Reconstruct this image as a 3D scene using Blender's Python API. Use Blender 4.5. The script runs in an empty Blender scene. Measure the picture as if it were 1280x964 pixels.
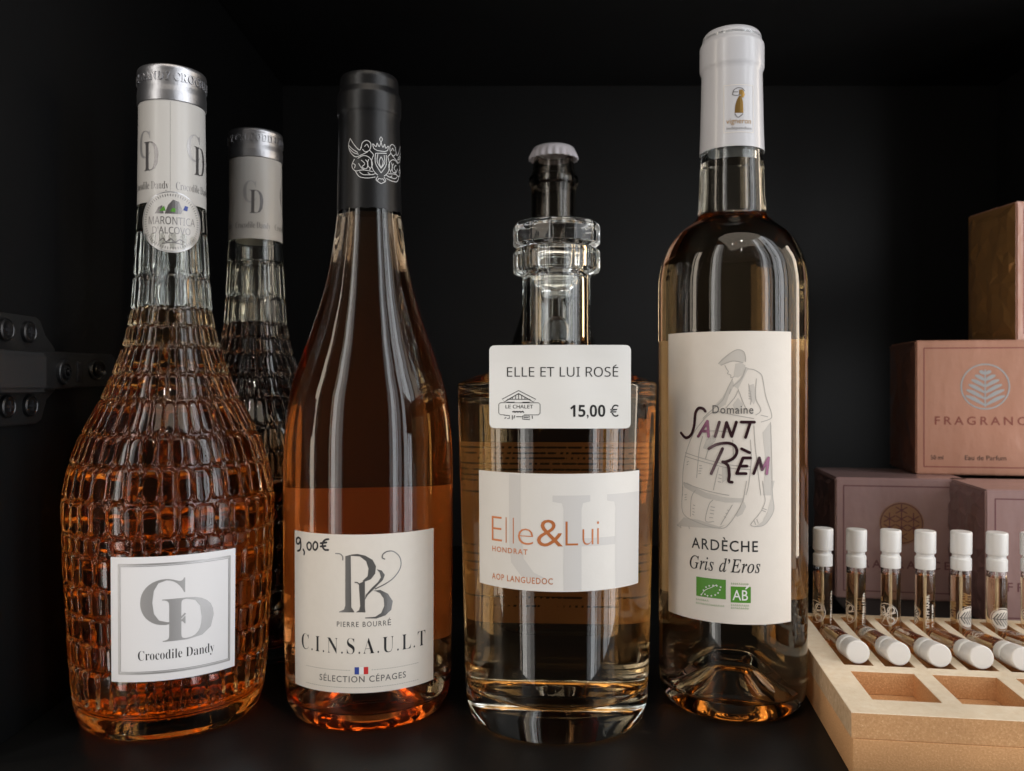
import bpy, bmesh, math, random
from mathutils import Vector, Matrix
random.seed(7)
S = bpy.context.scene
COL = S.collection
R = math.radians
MM = 0.001

# ---------------------------------------------------------------- camera, world, lamps, exposure
cam = bpy.data.cameras.new('camera'); cam_o = bpy.data.objects.new('camera', cam); COL.objects.link(cam_o)
cam_o.location = (0, 0, 0.145); cam_o.rotation_euler = (R(90), 0, 0)
cam.sensor_width = 36; cam.lens = 36*1050/1280; cam.clip_start = 0.01; cam.clip_end = 50
cam.dof.use_dof = True; cam.dof.focus_distance = 0.35; cam.dof.aperture_fstop = 16
S.camera = cam_o
S.view_settings.view_transform = 'Standard'; S.view_settings.look = 'None'
S.view_settings.exposure = -0.18; S.view_settings.gamma = 1
S.render.engine = 'CYCLES'
cy = S.cycles
cy.use_denoising = True; cy.denoiser = 'OPENIMAGEDENOISE'
cy.max_bounces = 32; cy.transmission_bounces = 32; cy.glossy_bounces = 12; cy.diffuse_bounces = 4
cy.transparent_max_bounces = 16; cy.volume_bounces = 1; cy.sample_clamp_indirect = 12; cy.blur_glossy = 0.3
cy.caustics_reflective = True; cy.caustics_refractive = True

W = bpy.data.worlds.new('World'); S.world = W; W.use_nodes = True
bg = W.node_tree.nodes['Background']; bg.inputs[0].default_value = (1.0, 0.80, 0.62, 1); bg.inputs[1].default_value = 0.055

def area(name, az, dist, z, w, h, L, colr, tilt_z=None):
    """rectangular lamp standing in the room at azimuth az (0 = straight behind the camera, + = right), radiance L"""
    l = bpy.data.lights.new(name, 'AREA'); l.shape = 'RECTANGLE'; l.size = w; l.size_y = h
    l.energy = L*math.pi*w*h; l.color = colr
    o = bpy.data.objects.new(name, l); COL.objects.link(o)
    cx, cyy = 0.0, 0.36
    p = Vector((cx + dist*math.sin(R(az)), cyy - dist*math.cos(R(az)), z))
    o.location = p
    tgt = Vector((cx, cyy, z if tilt_z is None else tilt_z))
    o.rotation_euler = (tgt - p).to_track_quat('-Z', 'Y').to_euler()
    return o
COOL = (0.93, 0.96, 1.0); WARM = (1.0, 0.86, 0.70); NEUT = (1, 0.96, 0.91)
PANES = [   # azimuth, distance, height of centre, width, height, radiance, colour
 (36.5, 1.5, .85, .10, 3.2, 1.2, COOL), (41.5, 1.5, .85, .13, 3.2, 6.0, COOL), (45.6, 1.5, .85, .05, 3.2, 4.0, COOL), (49.5, 1.5, .85, .10, 3.2, 1.6, COOL),
 (58, 1.5, .85, .14, 3.2, 4.0, COOL), (62.5, 1.5, .85, .04, 3.2, 7.0, COOL), (67.5, 1.5, .85, .17, 3.2, 6.0, COOL), (75, 1.5, .85, .16, 3.2, 2.4, COOL),
 (-31, 1.6, .85, .14, 3.2, 1.4, NEUT), (-35.5, 1.6, .85, .11, 3.2, 2.8, NEUT), (-40.5, 1.6, .85, .15, 3.2, 6.5, NEUT), (-45.5, 1.6, .85, .05, 3.2, 2.6, WARM),
 (-72, 1.3, .35, .14, 2.0, 6.0, WARM), (-80, 1.3, .35, .14, 2.0, 3.5, WARM), (-92, 1.3, .40, .26, 1.6, 5.0, WARM),
 (88, 1.25, .45, .36, 1.3, 1.8, WARM), (100, 1.25, .40, .16, 1.1, 8.0, WARM)]
for p in PANES: area('window_pane_lamp', *p)
area('overhead_fill_lamp', 20, .9, 2.1, 1.9, 1.3, 1.9, WARM, 0.1)  # added overhead fill to brighten the tray top, not a known lamp
for az, d, zz in ((-8, 1.2, 1.9), (6, 1.8, 2.0), (14, 1.1, 2.0)):
    area('ceiling_spot_lamp', az, d, zz, 0.05, 0.05, 110, NEUT, 0.1)

NAME_STROKES = [(0,[(-10.99,133.97),(-12.01,135.07),(-14.02,135.19),(-15.51,132.98),(-16.1,127.69),(-17.57,123.71),(-20.3,122.22),(-22.94,124.23)]),(1,[(-14.18,123.09),(-10.06,129.73)]),(1,[(-10.06,129.73),(-9.6,123.25)]),(1,[(-12.57,125.4),(-9.68,125.48)]),(0,[(-5.06,129.45),(-6.82,123.33)]),(0,[(-3.61,123.18),(-2.09,129.35)]),(0,[(-2.09,129.35),(-0.02,123.47)]),(0,[(-0.02,123.47),(1.84,129.54)]),(0,[(3.84,129.56),(9.21,129.57)]),(0,[(7.45,129.2),(5.56,123.09)]),(0,[(-9.45,118.03),(-6.09,119.93),(-1.73,120.63),(1.12,119.58),(2.05,117.01),(0.77,114.41),(-2.09,112.79),(-3.68,112.59)]),(0,[(-3.75,118.22),(-8.47,107.41)]),(0,[(-3.68,112.59),(-1.59,111.17),(-1.02,107.35),(-1.23,104.53),(0.13,104.13)]),(0,[(4.56,114.46),(1.98,107.79)]),(0,[(1.98,107.79),(5.78,107.85)]),(0,[(3.27,110.98),(6.14,111.02)]),(0,[(4.56,114.46),(7.6,114.48)]),(0,[(3.98,118.29),(7.23,116.69)]),(0,[(8.92,107.86),(11.31,114.47)]),(0,[(11.31,114.47),(12.53,109.53)]),(1,[(12.53,109.53),(15.36,114.42)]),(1,[(15.36,114.42),(14.56,107.8)])]
DRAW_FILLS = [[(-5.5,154.31),(-4.26,156.14),(-1.02,158.7),(2.2,160.14),(4.34,159.76),(5.42,157.91),(5.56,155.34),(3.98,154.61),(0.41,155.36),(-2.45,154.28),(-4.48,153.55)],[(1.48,154.25),(3.98,154.61),(5.56,153.5),(5.06,150.18),(2.55,148.35),(0.77,148.72),(1.12,151.67)],[(-6.82,136.86),(-3.9,139.85),(-1.02,145.03),(0.41,147.24),(1.12,145.03),(-1.02,141.34),(-2.45,136.89),(-5.35,135.24)],[(6.87,145.03),(9.07,145.77),(10.18,139.88),(9.07,136.93),(7.23,139.88)],[(12.84,125.14),(16.01,129.17),(16.83,128.05),(16.42,117.73),(17.0,98.52),(13.0,98.62),(14.01,113.34)],[(0.41,145.03),(2.55,143.56),(6.87,152.39),(5.78,152.76),(3.27,147.98)],[(0.41,136.91),(2.55,139.87),(4.7,136.93),(3.27,133.98),(1.12,134.7)],[(-10.6,121.87),(-7.57,124.2),(-6.45,122.0),(-9.83,117.42),(-12.17,118.07)],[(-3.9,110.21),(-0.3,110.69),(-0.66,106.62),(-3.9,103.54)],[(-22.04,102.22),(-19.76,102.79),(-10.95,99.18),(-2.47,97.54),(5.02,97.41),(4.68,95.65),(-2.47,95.43),(-11.69,96.99),(-21.11,100.49)],[(-25.54,83.57),(-21.57,87.38),(-13.98,87.15),(-5.23,85.05),(-2.47,85.92),(-5.23,84.2),(-14.77,83.85),(-23.49,83.27)],[(1.62,89.96),(5.02,96.01),(5.85,93.91),(4.34,90.73),(2.3,89.49)],[(16.72,104.75),(18.32,104.7),(17.35,100.79),(18.0,93.03),(16.57,89.57),(13.52,86.16),(9.19,85.17),(12.78,87.58),(15.02,91.73),(16.57,97.3)]]
DRAW_LINES = [[(-2.81,153.54),(-2.09,152.05),(-1.38,150.94),(-1.73,150.06),(-0.45,149.46),(-0.3,148.35),(0.98,148.72)],[(-5.5,154.31),(-1.02,158.33),(2.2,160.14),(4.7,159.39),(5.56,157.18),(5.56,154.97)],[(-4.48,153.55),(0.41,155.36),(4.7,154.6)],[(6.5,152.02),(9.07,151.65),(12.07,149.82),(12.99,147.24),(14.01,141.35),(15.2,137.66),(16.83,133.22),(16.41,131.01),(12.07,129.57)],[(0.41,147.98),(-1.73,143.55),(-3.53,139.11),(-6.45,136.12),(-9.83,133.09),(-12.17,130.8)],[(2.55,143.56),(4.7,137.67),(6.14,134.72)],[(10.18,147.97),(9.81,139.88),(12.07,134.72),(9.81,132.52)],[(5.78,152.76),(3.98,147.98),(0.41,144.66)],[(6.87,145.77),(7.96,139.88),(7.6,136.93)],[(2.55,142.82),(1.12,139.87),(-2.45,135.41)],[(9.07,128.1),(9.81,117.79),(12.07,98.63)],[(16.41,129.53),(16.83,117.72),(17.25,98.51)],[(-11.38,130.82),(-16.27,124.66),(-19.83,116.93),(-21.75,109.18),(-22.24,101.51),(-22.24,96.93)],[(-11.38,130.82),(-6.82,133.88),(1.12,132.49),(9.07,131.05)],[(-20.78,115.73),(-9.83,113.16),(-1.02,111.41),(7.6,110.8)],[(-20.97,114.19),(-9.83,111.82),(-1.02,110.08),(7.6,109.55)],[(-21.75,102.7),(-9.84,99.88),(-1.02,98.48)],[(7.6,122.21),(7.96,113.38),(6.87,103.07),(5.78,98.79)],[(-12.17,123.31),(-13.77,117.25),(-15.01,105.14)],[(-5.35,110.16),(-6.45,105.65),(-7.57,100.39)],[(-9.83,117.42),(-10.99,113.63)],[(0.41,122.15),(0.77,113.3)],[(-13.77,110.49),(-12.57,110.56)],[(-13.77,109.36),(-12.33,109.45)],[(-14.18,108.21),(-12.81,108.29)],[(-14.18,107.08),(-12.97,107.16)],[(-5.35,107.19),(-4.04,106.87)],[(-5.5,105.7),(-4.19,105.38)],[(-5.72,104.2),(-4.33,103.9)],[(-19.83,111.61),(-18.91,112.05)],[(-20.02,110.45),(-19.1,110.9)],[(6.87,142.82),(7.96,142.45)],[(6.87,141.72),(7.96,141.35)],[(6.87,140.61),(7.96,140.25)],[(6.87,139.51),(8.18,139.14)],[(-13.77,124.76),(-7.57,125.69),(1.12,125.11)],[(12.07,132.51),(15.2,131.76)],[(-0.3,143.55),(-1.02,141.34)],[(-22.04,100.77),(-22.23,89.84),(-15.56,86.27),(-5.23,84.34),(-1.1,86.34),(4.0,94.94),(5.37,100.92),(6.05,104.78)],[(-15.56,99.9),(-17.61,96.13),(-18.03,88.16)],[(-7.69,96.21),(-9.48,93.95),(-10.95,87.08),(-7.33,87.02)],[(0.26,94.48),(-4.53,85.8)],[(12.78,104.76),(13.52,99.49),(13.89,95.97),(12.05,91.8),(9.19,88.32),(7.79,86.22),(9.89,85.51),(13.52,86.16),(16.57,89.57),(18.0,93.03),(17.36,97.98),(16.96,104.67)],[(-21.11,97.23),(-19.93,97.49)],[(-21.11,96.14),(-20.11,96.39)],[(-21.11,95.05),(-19.94,95.32)],[(-16.78,93.33),(-15.72,93.07)],[(-17.03,91.87),(-15.96,91.61)],[(-17.03,90.43),(-15.96,90.18)],[(-17.19,89.33),(-16.21,88.93)],[(-8.76,93.3),(-6.98,93.06)],[(-8.91,91.87),(-7.19,91.63)],[(-9.05,90.44),(-7.33,90.21)],[(-9.34,88.64),(-7.69,88.55)],[(-1.78,92.29),(-1.1,91.97)],[(-2.47,90.85),(-1.65,90.54)],[(-3.15,89.41),(-2.33,89.03)],[(9.19,87.97),(9.89,86.21)],[(10.25,88.66),(10.97,86.76)],[(12.78,93.19),(14.64,92.44)],[(12.41,92.35),(14.27,91.61)],[(-25.54,83.57),(-23.49,82.76)],[(-18.89,83.73),(-18.46,82.7)],[(-23.49,83.49),(-23.0,82.47)]]
LEAF_DOTS = [(-12.83,55.13),(-11.85,57.13),(-10.73,58.63),(-9.34,59.38),(-7.69,59.71),(-6.14,59.73),(-4.53,59.32),(-4.88,58.09),(-5.58,56.75),(-6.77,55.78),(-8.4,55.23),(-10.07,55.02),(-11.18,55.51)]
HAND_PRICE = [[(-32.15,80.33),(-33.53,80.8),(-34.91,79.84),(-34.64,78.29),(-33.19,78.2),(-32.15,79.64),(-32.15,80.33),(-31.82,77.84),(-32.33,75.78),(-33.92,75.05)],[(-30.29,76.13),(-29.59,75.16),(-29.74,74.09)],[(-26.92,79.52),(-27.93,78.53),(-27.64,76.83),(-26.5,76.32),(-25.67,77.45),(-25.8,78.99),(-26.92,79.52)],[(-23.53,80.02),(-24.52,78.85),(-24.45,77.14),(-23.41,76.61),(-22.38,77.83),(-22.51,79.48),(-23.53,80.02)],[(-17.1,81.48),(-18.49,81.2),(-19.68,79.99),(-19.8,78.23),(-18.85,77.05),(-17.22,77.04)],[(-20.76,79.61),(-18.03,80.09)],[(-20.77,78.26),(-18.49,78.62)]]
MONO_FILLS = [[(-9.8,74.74),(-7.57,75.38),(-7.32,53.68),(-6.13,51.88),(-6.13,51.62),(-12.47,51.49),(-12.47,51.75),(-10.34,52.7),(-9.81,54.42)],[(-7.46,75.44),(-4.75,75.69),(-1.71,74.97),(1.33,73.07),(2.65,70.43),(2.35,67.36),(0.57,65.12),(-2.21,64.08),(-2.82,64.46),(-0.69,66.46),(-0.34,69.53),(-1.3,72.65),(-3.83,74.65),(-7.46,74.92)],[(-4.24,63.45),(-2.72,64.1),(-1.81,64.43),(-1.81,53.61),(-1.61,51.54),(-5.37,51.62),(-4.14,52.53),(-3.68,54.17)],[(2.96,69.13),(5.01,68.49),(6.3,66.59),(5.53,64.58),(3.47,62.65),(1.44,60.59),(-0.59,58.72),(-1.81,56.7),(-1.45,58.75),(0.93,61.5),(3.47,63.79),(4.7,65.67),(4.14,67.77)],[(1.33,60.34),(4.39,60.52),(7.5,58.73),(9.62,55.4),(8.98,51.83),(6.46,49.74),(2.86,48.74),(-1.71,49.07),(-1.71,49.38),(2.35,49.49),(4.81,50.92),(6.05,53.67),(5.84,56.79),(4.29,59.24),(2.45,60.13)]]
MONO_LINES = [[(-13.92,75.75),(-12.03,75.61),(-10.96,74.61),(-10.86,73.18)],[(-5.77,63.98),(-4.85,63.87),(-4.14,63.19)],[(2.35,61.06),(6.46,62.86),(9.88,65.0),(12.32,67.87),(13.2,70.64),(12.43,73.74),(9.88,76.05),(7.24,76.25),(5.52,75.17),(5.27,73.79),(6.25,73.16)]]
CREST = [[(-8.87,254.26),(-9.81,251.43),(-8.86,248.34),(-6.3,245.87),(-3.6,246.47),(-0.67,247.95)],[(-8.87,254.26),(-6.71,251.06),(-4.35,248.7),(-3.6,250.15)],[(-9.81,251.43),(-7.54,249.3),(-5.11,247.63)],[(-9.33,249.88),(-7.12,247.78),(-4.73,246.88)],[(-3.6,249.41),(-3.0,251.97),(-1.03,252.94),(0.63,251.54),(0.05,248.72),(-1.76,247.93),(-3.0,249.03)],[(-2.12,250.13),(-1.03,251.25),(-0.24,249.81)],[(-6.7,244.8),(-7.96,241.97),(-6.29,239.61),(-2.85,239.85),(1.49,239.24)],[(-7.53,243.03),(-6.29,242.19),(-6.7,240.75)],[(-6.29,239.61),(-4.34,236.94),(-0.67,236.34),(2.59,236.97)],[(-4.34,239.14),(-2.49,237.79),(1.86,237.95)],[(-5.11,245.06),(-2.49,246.23),(0.05,245.34),(1.35,242.54),(0.05,239.9)],[(-3.59,244.27),(-1.98,242.56),(-3.22,241.17),(-1.25,240.44),(-0.67,242.81),(-1.69,244.4)],[(-0.31,244.66),(-0.82,242.44),(0.19,240.64)],[(1.86,246.78),(0.92,243.62),(1.64,239.99),(3.71,237.82)],[(0.05,248.72),(1.86,246.78)],[(-4.73,242.83),(-3.59,240.96),(-2.12,239.84)],[(2.96,238.63),(0.77,237.87),(-0.67,238.77)],[(1.86,249.57),(1.5,251.61),(2.96,250.42),(3.41,252.09),(4.32,250.58),(5.17,252.77)],[(1.93,249.58),(3.41,248.84),(5.17,248.77)],[(2.67,247.44),(2.67,243.02),(5.16,239.02)],[(3.71,247.18),(3.41,243.83),(5.16,241.09)],[(3.71,237.37),(2.96,235.68),(5.16,234.3)],[(4.08,236.53),(5.16,236.36)],[(3.41,235.28),(4.16,236.54)],[(19.21,254.26),(20.15,251.43),(19.2,248.34),(16.64,245.87),(13.94,246.47),(11.01,247.95)],[(19.21,254.26),(17.05,251.06),(14.69,248.7),(13.94,250.15)],[(20.15,251.43),(17.88,249.3),(15.45,247.63)],[(19.67,249.88),(17.46,247.78),(15.07,246.88)],[(13.94,249.41),(13.34,251.97),(11.37,252.94),(9.71,251.54),(10.29,248.72),(12.1,247.93),(13.34,249.03)],[(12.46,250.13),(11.37,251.25),(10.58,249.81)],[(17.04,244.8),(18.3,241.97),(16.63,239.61),(13.19,239.85),(8.85,239.24)],[(17.87,243.03),(16.63,242.19),(17.04,240.75)],[(16.63,239.61),(14.68,236.94),(11.01,236.34),(7.75,236.97)],[(14.68,239.14),(12.83,237.79),(8.48,237.95)],[(15.45,245.06),(12.83,246.23),(10.29,245.34),(8.99,242.54),(10.29,239.9)],[(13.93,244.27),(12.32,242.56),(13.56,241.17),(11.59,240.44),(11.01,242.81),(12.03,244.4)],[(10.65,244.66),(11.16,242.44),(10.15,240.64)],[(8.48,246.78),(9.42,243.62),(8.7,239.99),(6.63,237.82)],[(10.29,248.72),(8.48,246.78)],[(15.07,242.83),(13.93,240.96),(12.46,239.84)],[(7.38,238.63),(9.57,237.87),(11.01,238.77)],[(8.48,249.57),(8.84,251.61),(7.38,250.42),(6.93,252.09),(6.02,250.58),(5.17,252.77)],[(8.41,249.58),(6.93,248.84),(5.17,248.77)],[(7.67,247.44),(7.67,243.02),(5.18,239.02)],[(6.63,247.18),(6.93,243.83),(5.18,241.09)],[(6.63,237.37),(7.38,235.68),(5.18,234.3)],[(6.26,236.53),(5.18,236.36)],[(6.93,235.28),(6.18,236.54)],[(5.17,255.13),(4.55,253.93),(5.17,252.91),(5.81,254.12),(5.17,255.13)],[(2.67,247.44),(7.89,248.19)],[(5.17,246.26),(4.31,243.93),(5.16,241.46),(6.2,244.19),(5.17,246.26)]]
VIGN_FILL = [[(3.41,274.4),(4.28,273.4),(4.97,271.4),(5.1,266.37),(1.26,266.4),(1.51,269.75),(2.29,272.4)],[(3.88,277.08),(5.25,276.11),(5.81,274.46),(4.97,273.08),(3.88,273.73),(4.42,275.08)],[(3.22,276.75),(4.76,276.77),(5.25,275.44),(4.15,274.4),(3.22,274.73)]]
VIGN_LINE = [[(0.35,274.52),(0.8,276.5),(2.43,277.57),(4.42,277.43),(5.67,276.14)],[(0.48,275.86),(2.75,275.75)],[(0.48,274.51),(2.43,274.14),(3.41,274.73)],[(1.26,266.07),(2.75,264.34),(4.96,266.03)]]
F_ARM = [[(1.76,50.4),(3.57,50.67),(4.7,51.87),(4.93,51.96),(4.93,48.77),(4.59,48.94),(3.79,49.9),(1.88,49.77)]]

# ---------------------------------------------------------------- helpers
def link(o, parent=None):
    COL.objects.link(o)
    if parent is not None: o.parent = parent
    return o
def new(name, verts, faces, mats, parent=None, smooth=False, mi=None):
    me = bpy.data.meshes.new(name); me.from_pydata([tuple(v) for v in verts], [], faces)
    for m in (mats if isinstance(mats, (list, tuple)) else [mats]): me.materials.append(m)
    if mi is not None: me.polygons.foreach_set('material_index', mi)
    if smooth: me.polygons.foreach_set('use_smooth', [True]*len(me.polygons))
    me.update()
    return link(bpy.data.objects.new(name, me), parent)
def from_bm(name, bm, mats, parent=None, smooth=False):
    me = bpy.data.meshes.new(name); bm.to_mesh(me); bm.free()
    for m in (mats if isinstance(mats, (list, tuple)) else [mats]): me.materials.append(m)
    if smooth: me.polygons.foreach_set('use_smooth', [True]*len(me.polygons))
    return link(bpy.data.objects.new(name, me), parent)
def thing(name, label, cat, loc=(0, 0, 0), rz=0.0, group=None):
    o = bpy.data.objects.new(name, None); COL.objects.link(o); o.empty_display_size = 0.02
    o.location = loc; o.rotation_euler = (0, 0, rz); o['label'] = label; o['category'] = cat
    if group: o['group'] = group
    return o
def copy_tree(o, parent=None):
    c = o.copy(); COL.objects.link(c)
    if parent is not None: c.parent = parent
    for ch in [x for x in bpy.data.objects if x.parent == o]: copy_tree(ch, c)
    return c
def autosmooth(o, deg=35):
    bm = bmesh.new(); bm.from_mesh(o.data)
    for f in bm.faces: f.smooth = True
    for e in bm.edges:
        if len(e.link_faces) == 2 and e.calc_face_angle(0) > R(deg): e.smooth = False
    bm.to_mesh(o.data); bm.free()
    return o
def rounded(pts, n=4, skip=()):
    """round the corners of an (r, z, radius) profile"""
    out = []
    for i, p in enumerate(pts):
        if len(p) < 3 or p[2] <= 0 or i in (0, len(pts)-1): out.append((p[0], p[1])); continue
        a = Vector((pts[i-1][0], pts[i-1][1])); b = Vector((p[0], p[1])); c = Vector((pts[i+1][0], pts[i+1][1]))
        d1 = (a-b); d2 = (c-b); k = min(p[2], d1.length*.48, d2.length*.48)
        s = b + d1.normalized()*k; e = b + d2.normalized()*k
        for j in range(n+1):
            t = j/n; q = s*(1-t)**2 + b*2*t*(1-t) + e*t*t
            out.append((q.x, q.y))
    return out
def spline(pts, n=6):
    """Catmull-Rom through 2D points"""
    out = []
    P = [pts[0]] + list(pts) + [pts[-1]]
    for i in range(1, len(P)-2):
        p0, p1, p2, p3 = [Vector(q[:2]) for q in P[i-1:i+3]]
        for j in range(n):
            t = j/n
            q = 0.5*((2*p1) + (p2-p0)*t + (2*p0-5*p1+4*p2-p3)*t*t + (-p0+3*p1-3*p2+p3)*t**3)
            out.append((q.x, q.y))
    out.append(tuple(pts[-1][:2]))
    return out
def lathe_data(prof, seg=96, flute=None):
    """prof in mm, bottom axis point first; normals face outward when the profile runs up the outside"""
    V = []; F = []; rings = []
    for (r, z) in prof:
        if r < 1e-4: rings.append([len(V)]); V.append((0, 0, z*MM)); continue
        ring = []
        for k in range(seg):
            a = 2*math.pi*k/seg; rr = r if flute is None else flute(r, z, a)
            ring.append(len(V)); V.append((rr*MM*math.sin(a), -rr*MM*math.cos(a), z*MM))
        rings.append(ring)
    for A, B in zip(rings, rings[1:]):
        if len(A) == 1 and len(B) == 1: continue
        for k in range(seg):
            k2 = (k+1) % seg
            if len(A) == 1: F.append((A[0], B[k2], B[k]))
            elif len(B) == 1: F.append((A[k], A[k2], B[0]))
            else: F.append((A[k], A[k2], B[k2], B[k]))
    return V, F
def lathe(name, prof, mat, parent, seg=96, deg=35, flute=None):
    V, F = lathe_data(prof, seg, flute)
    return autosmooth(new(name, V, F, mat, parent), deg)
def radius_at(prof):
    P = sorted(((z, r) for r, z in prof))
    def f(z):
        if z <= P[0][0]: return P[0][1]
        for (z0, r0), (z1, r1) in zip(P, P[1:]):
            if z <= z1: return r0 + (r1-r0)*(z-z0)/max(z1-z0, 1e-6)
        return P[-1][1]
    return f
def wrap(rf, z_up=0):
    """maps (u, z, off) in mm (u = arc length round the body) to a point on a round body"""
    def f(u, z, off=0.0):
        r = rf(z); a = u/r; q = (r+off)*MM
        return Vector((q*math.sin(a), -q*math.cos(a), z*MM))
    f.round = True
    return f
def flat(origin, ux, uz, n):
    origin, ux, uz, n = map(Vector, (origin, ux, uz, n))
    def f(u, z, off=0.0): return origin + ux*(u*MM) + uz*(z*MM) + n*(off*MM)
    f.round = False
    return f
STEP = 1.2
def map_bm(bm, f, off):
    if f.round:
        xs = [v.co.x for v in bm.verts]
        if xs:
            x = math.floor(min(xs)/STEP)*STEP + STEP
            while x < max(xs):
                bmesh.ops.bisect_plane(bm, geom=bm.verts[:]+bm.edges[:]+bm.faces[:], dist=1e-6, plane_co=(x, 0, 0), plane_no=(1, 0, 0)); x += STEP
        zs = [v.co.y for v in bm.verts]
        if zs:
            z = math.floor(min(zs)/2)*2 + 2.0
            while z < max(zs):
                bmesh.ops.bisect_plane(bm, geom=bm.verts[:]+bm.edges[:]+bm.faces[:], dist=1e-6, plane_co=(0, z, 0), plane_no=(0, 1, 0)); z += 2.0
    for v in bm.verts: v.co = f(v.co.x, v.co.y, off + v.co.z)
    for fc in bm.faces: fc.smooth = False
STYLE = {'serif': (0x1D400, None), 'italic': (0x1D434, None), 'bolditalic': (0x1D468, None), 'sans': (0x1D5A0, 0x1D7E2), 'sansbold': (0x1D5D4, 0x1D7EC)}
def glyphs(s, style):
    if style == 'plain': return s
    b, dg = STYLE[style]; out = ''
    for c in s:
        if 'A' <= c <= 'Z': out += chr(b+ord(c)-65)
        elif 'a' <= c <= 'z': out += chr(b+26+ord(c)-97)
        elif c.isdigit() and dg: out += chr(dg+ord(c)-48)
        else: out += c
    return out
def text(name, s, box, f, mat, parent, style='plain', off=0.3, thin=0.0, space=1.0, rot=0, depth=0.0):
    """lettering fitted into box (u0, z0, u1, z1) on the surface f"""
    cu = bpy.data.curves.new('t', 'FONT'); cu.body = glyphs(s, style); cu.offset = thin; cu.resolution_u = 3; cu.space_character = space
    cu.extrude = depth
    o = bpy.data.objects.new('t', cu)
    me = bpy.data.meshes.new_from_object(o)
    bpy.data.objects.remove(o); bpy.data.curves.remove(cu)
    bm = bmesh.new(); bm.from_mesh(me); bpy.data.meshes.remove(me)
    bmesh.ops.remove_doubles(bm, verts=bm.verts[:], dist=1e-5)
    xs = [v.co.x for v in bm.verts]; ys = [v.co.y for v in bm.verts]
    x0, x1, y0, y1 = min(xs), max(xs), min(ys), max(ys)
    u0, z0, u1, z1 = box
    for v in bm.verts:
        a = (v.co.x-x0)/(x1-x0); b = (v.co.y-y0)/(y1-y0)
        if rot: a, b = 1-b, a
        v.co = Vector((u0+a*(u1-u0), z0+b*(z1-z0), v.co.z))
    map_bm(bm, f, off)
    return from_bm(name, bm, mat, parent)
def ribbon(bm, pts, w, k=0, n=5, smooth=True, taper=False):
    P = spline(pts, n) if smooth and len(pts) > 2 else [tuple(p[:2]) for p in pts]
    P = [Vector(p) for p in P]
    Q = [P[0]]
    for p in P[1:]:
        if (p-Q[-1]).length > 1e-4: Q.append(p)
    if len(Q) < 2: return
    L = []; N = len(Q)
    for i, p in enumerate(Q):
        d = (Q[min(i+1, N-1)]-Q[max(i-1, 0)]).normalized(); nrm = Vector((-d.y, d.x))
        ww = w/2*(1 if not taper else 0.35+0.65*math.sin(math.pi*i/(N-1)))
        L.append((p+nrm*ww, p-nrm*ww, d))
    zk = 0.003*(k % 8)
    vs = [(bm.verts.new((a.x, a.y, zk)), bm.verts.new((b.x, b.y, zk))) for a, b, _ in L]
    for (a, b), (c, d) in zip(vs, vs[1:]): bm.faces.new((b, d, c, a))
    if w > 0.35 and not taper:
        for end, sg in ((0, -1), (N-1, 1)):
            p = Q[end]; d = L[end][2]*sg; nr = Vector((-d.y, d.x)); ring = []
            for j in range(7):
                t = math.pi*j/6; q = p + nr*(w/2)*math.cos(t) + d*(w/2)*math.sin(t)
                ring.append(bm.verts.new((q.x, q.y, zk)))
            bm.faces.new(ring[::-1])
def strokes(name, lines, w, f, mat, parent, off=0.3, smooth=True, taper=False):
    bm = bmesh.new()
    for k, l in enumerate(lines): ribbon(bm, l, w, k, smooth=smooth, taper=taper)
    map_bm(bm, f, off)
    return from_bm(name, bm, mat, parent)
def fills(name, polys, f, mat, parent, off=0.3):
    bm = bmesh.new()
    for k, p in enumerate(polys):
        vs = [bm.verts.new((q[0], q[1], 0.004*k)) for q in p]
        fc = bm.faces.new(vs)
        fc.normal_update()
        if fc.normal.z < 0: fc.normal_flip()
    bmesh.ops.triangulate(bm, faces=bm.faces[:])
    map_bm(bm, f, off)
    return from_bm(name, bm, mat, parent)
def sheet(name, u0, z0, u1, z1, f, mat, parent, t=0.18, off=0.06, nu=48, nz=14, rad=0.0, shape=None, curl=0.0):
    """a paper label with thickness lying on the surface f"""
    V = []; F = []
    def warp(a, b):
        u = u0+a*(u1-u0); z = z0+b*(z1-z0)
        if shape: return shape(a, b)
        if rad:
            for cu, cz, su, sz in ((u0+rad, z0+rad, -1, -1), (u1-rad, z0+rad, 1, -1), (u0+rad, z1-rad, -1, 1), (u1-rad, z1-rad, 1, 1)):
                du = (u-cu)*su; dz = (z-cz)*sz
                if du > 0 and dz > 0:
                    m = max(du, dz); l = math.hypot(du, dz)
                    if l > 0: u = cu+su*du*m/l; z = cz+sz*dz*m/l
        return u, z
    for side in (1, 0):
        for j in range(nz+1):
            for i in range(nu+1):
                u, z = warp(i/nu, j/nz)
                c = curl*(max(0, abs(i/nu-.5)*2-.93)/.07)**2
                V.append(f(u, z, off + (t if side else 0) + c))
    n = (nu+1)*(nz+1)
    for j in range(nz):
        for i in range(nu):
            a = j*(nu+1)+i; F.append((a, a+1, a+nu+2, a+nu+1)); F.append((n+a+nu+1, n+a+nu+2, n+a+1, n+a))
    for i in range(nu):
        F.append((i, n+i, n+i+1, i+1)); a = nz*(nu+1)+i; F.append((a, a+1, n+a+1, n+a))
    for j in range(nz):
        a = j*(nu+1); F.append((a, a+nu+1, n+a+nu+1, n+a)); a += nu; F.append((a, n+a, n+a+nu+1, a+nu+1))
    o = new(name, V, F, mat, parent)
    return autosmooth(o, 40)
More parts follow.
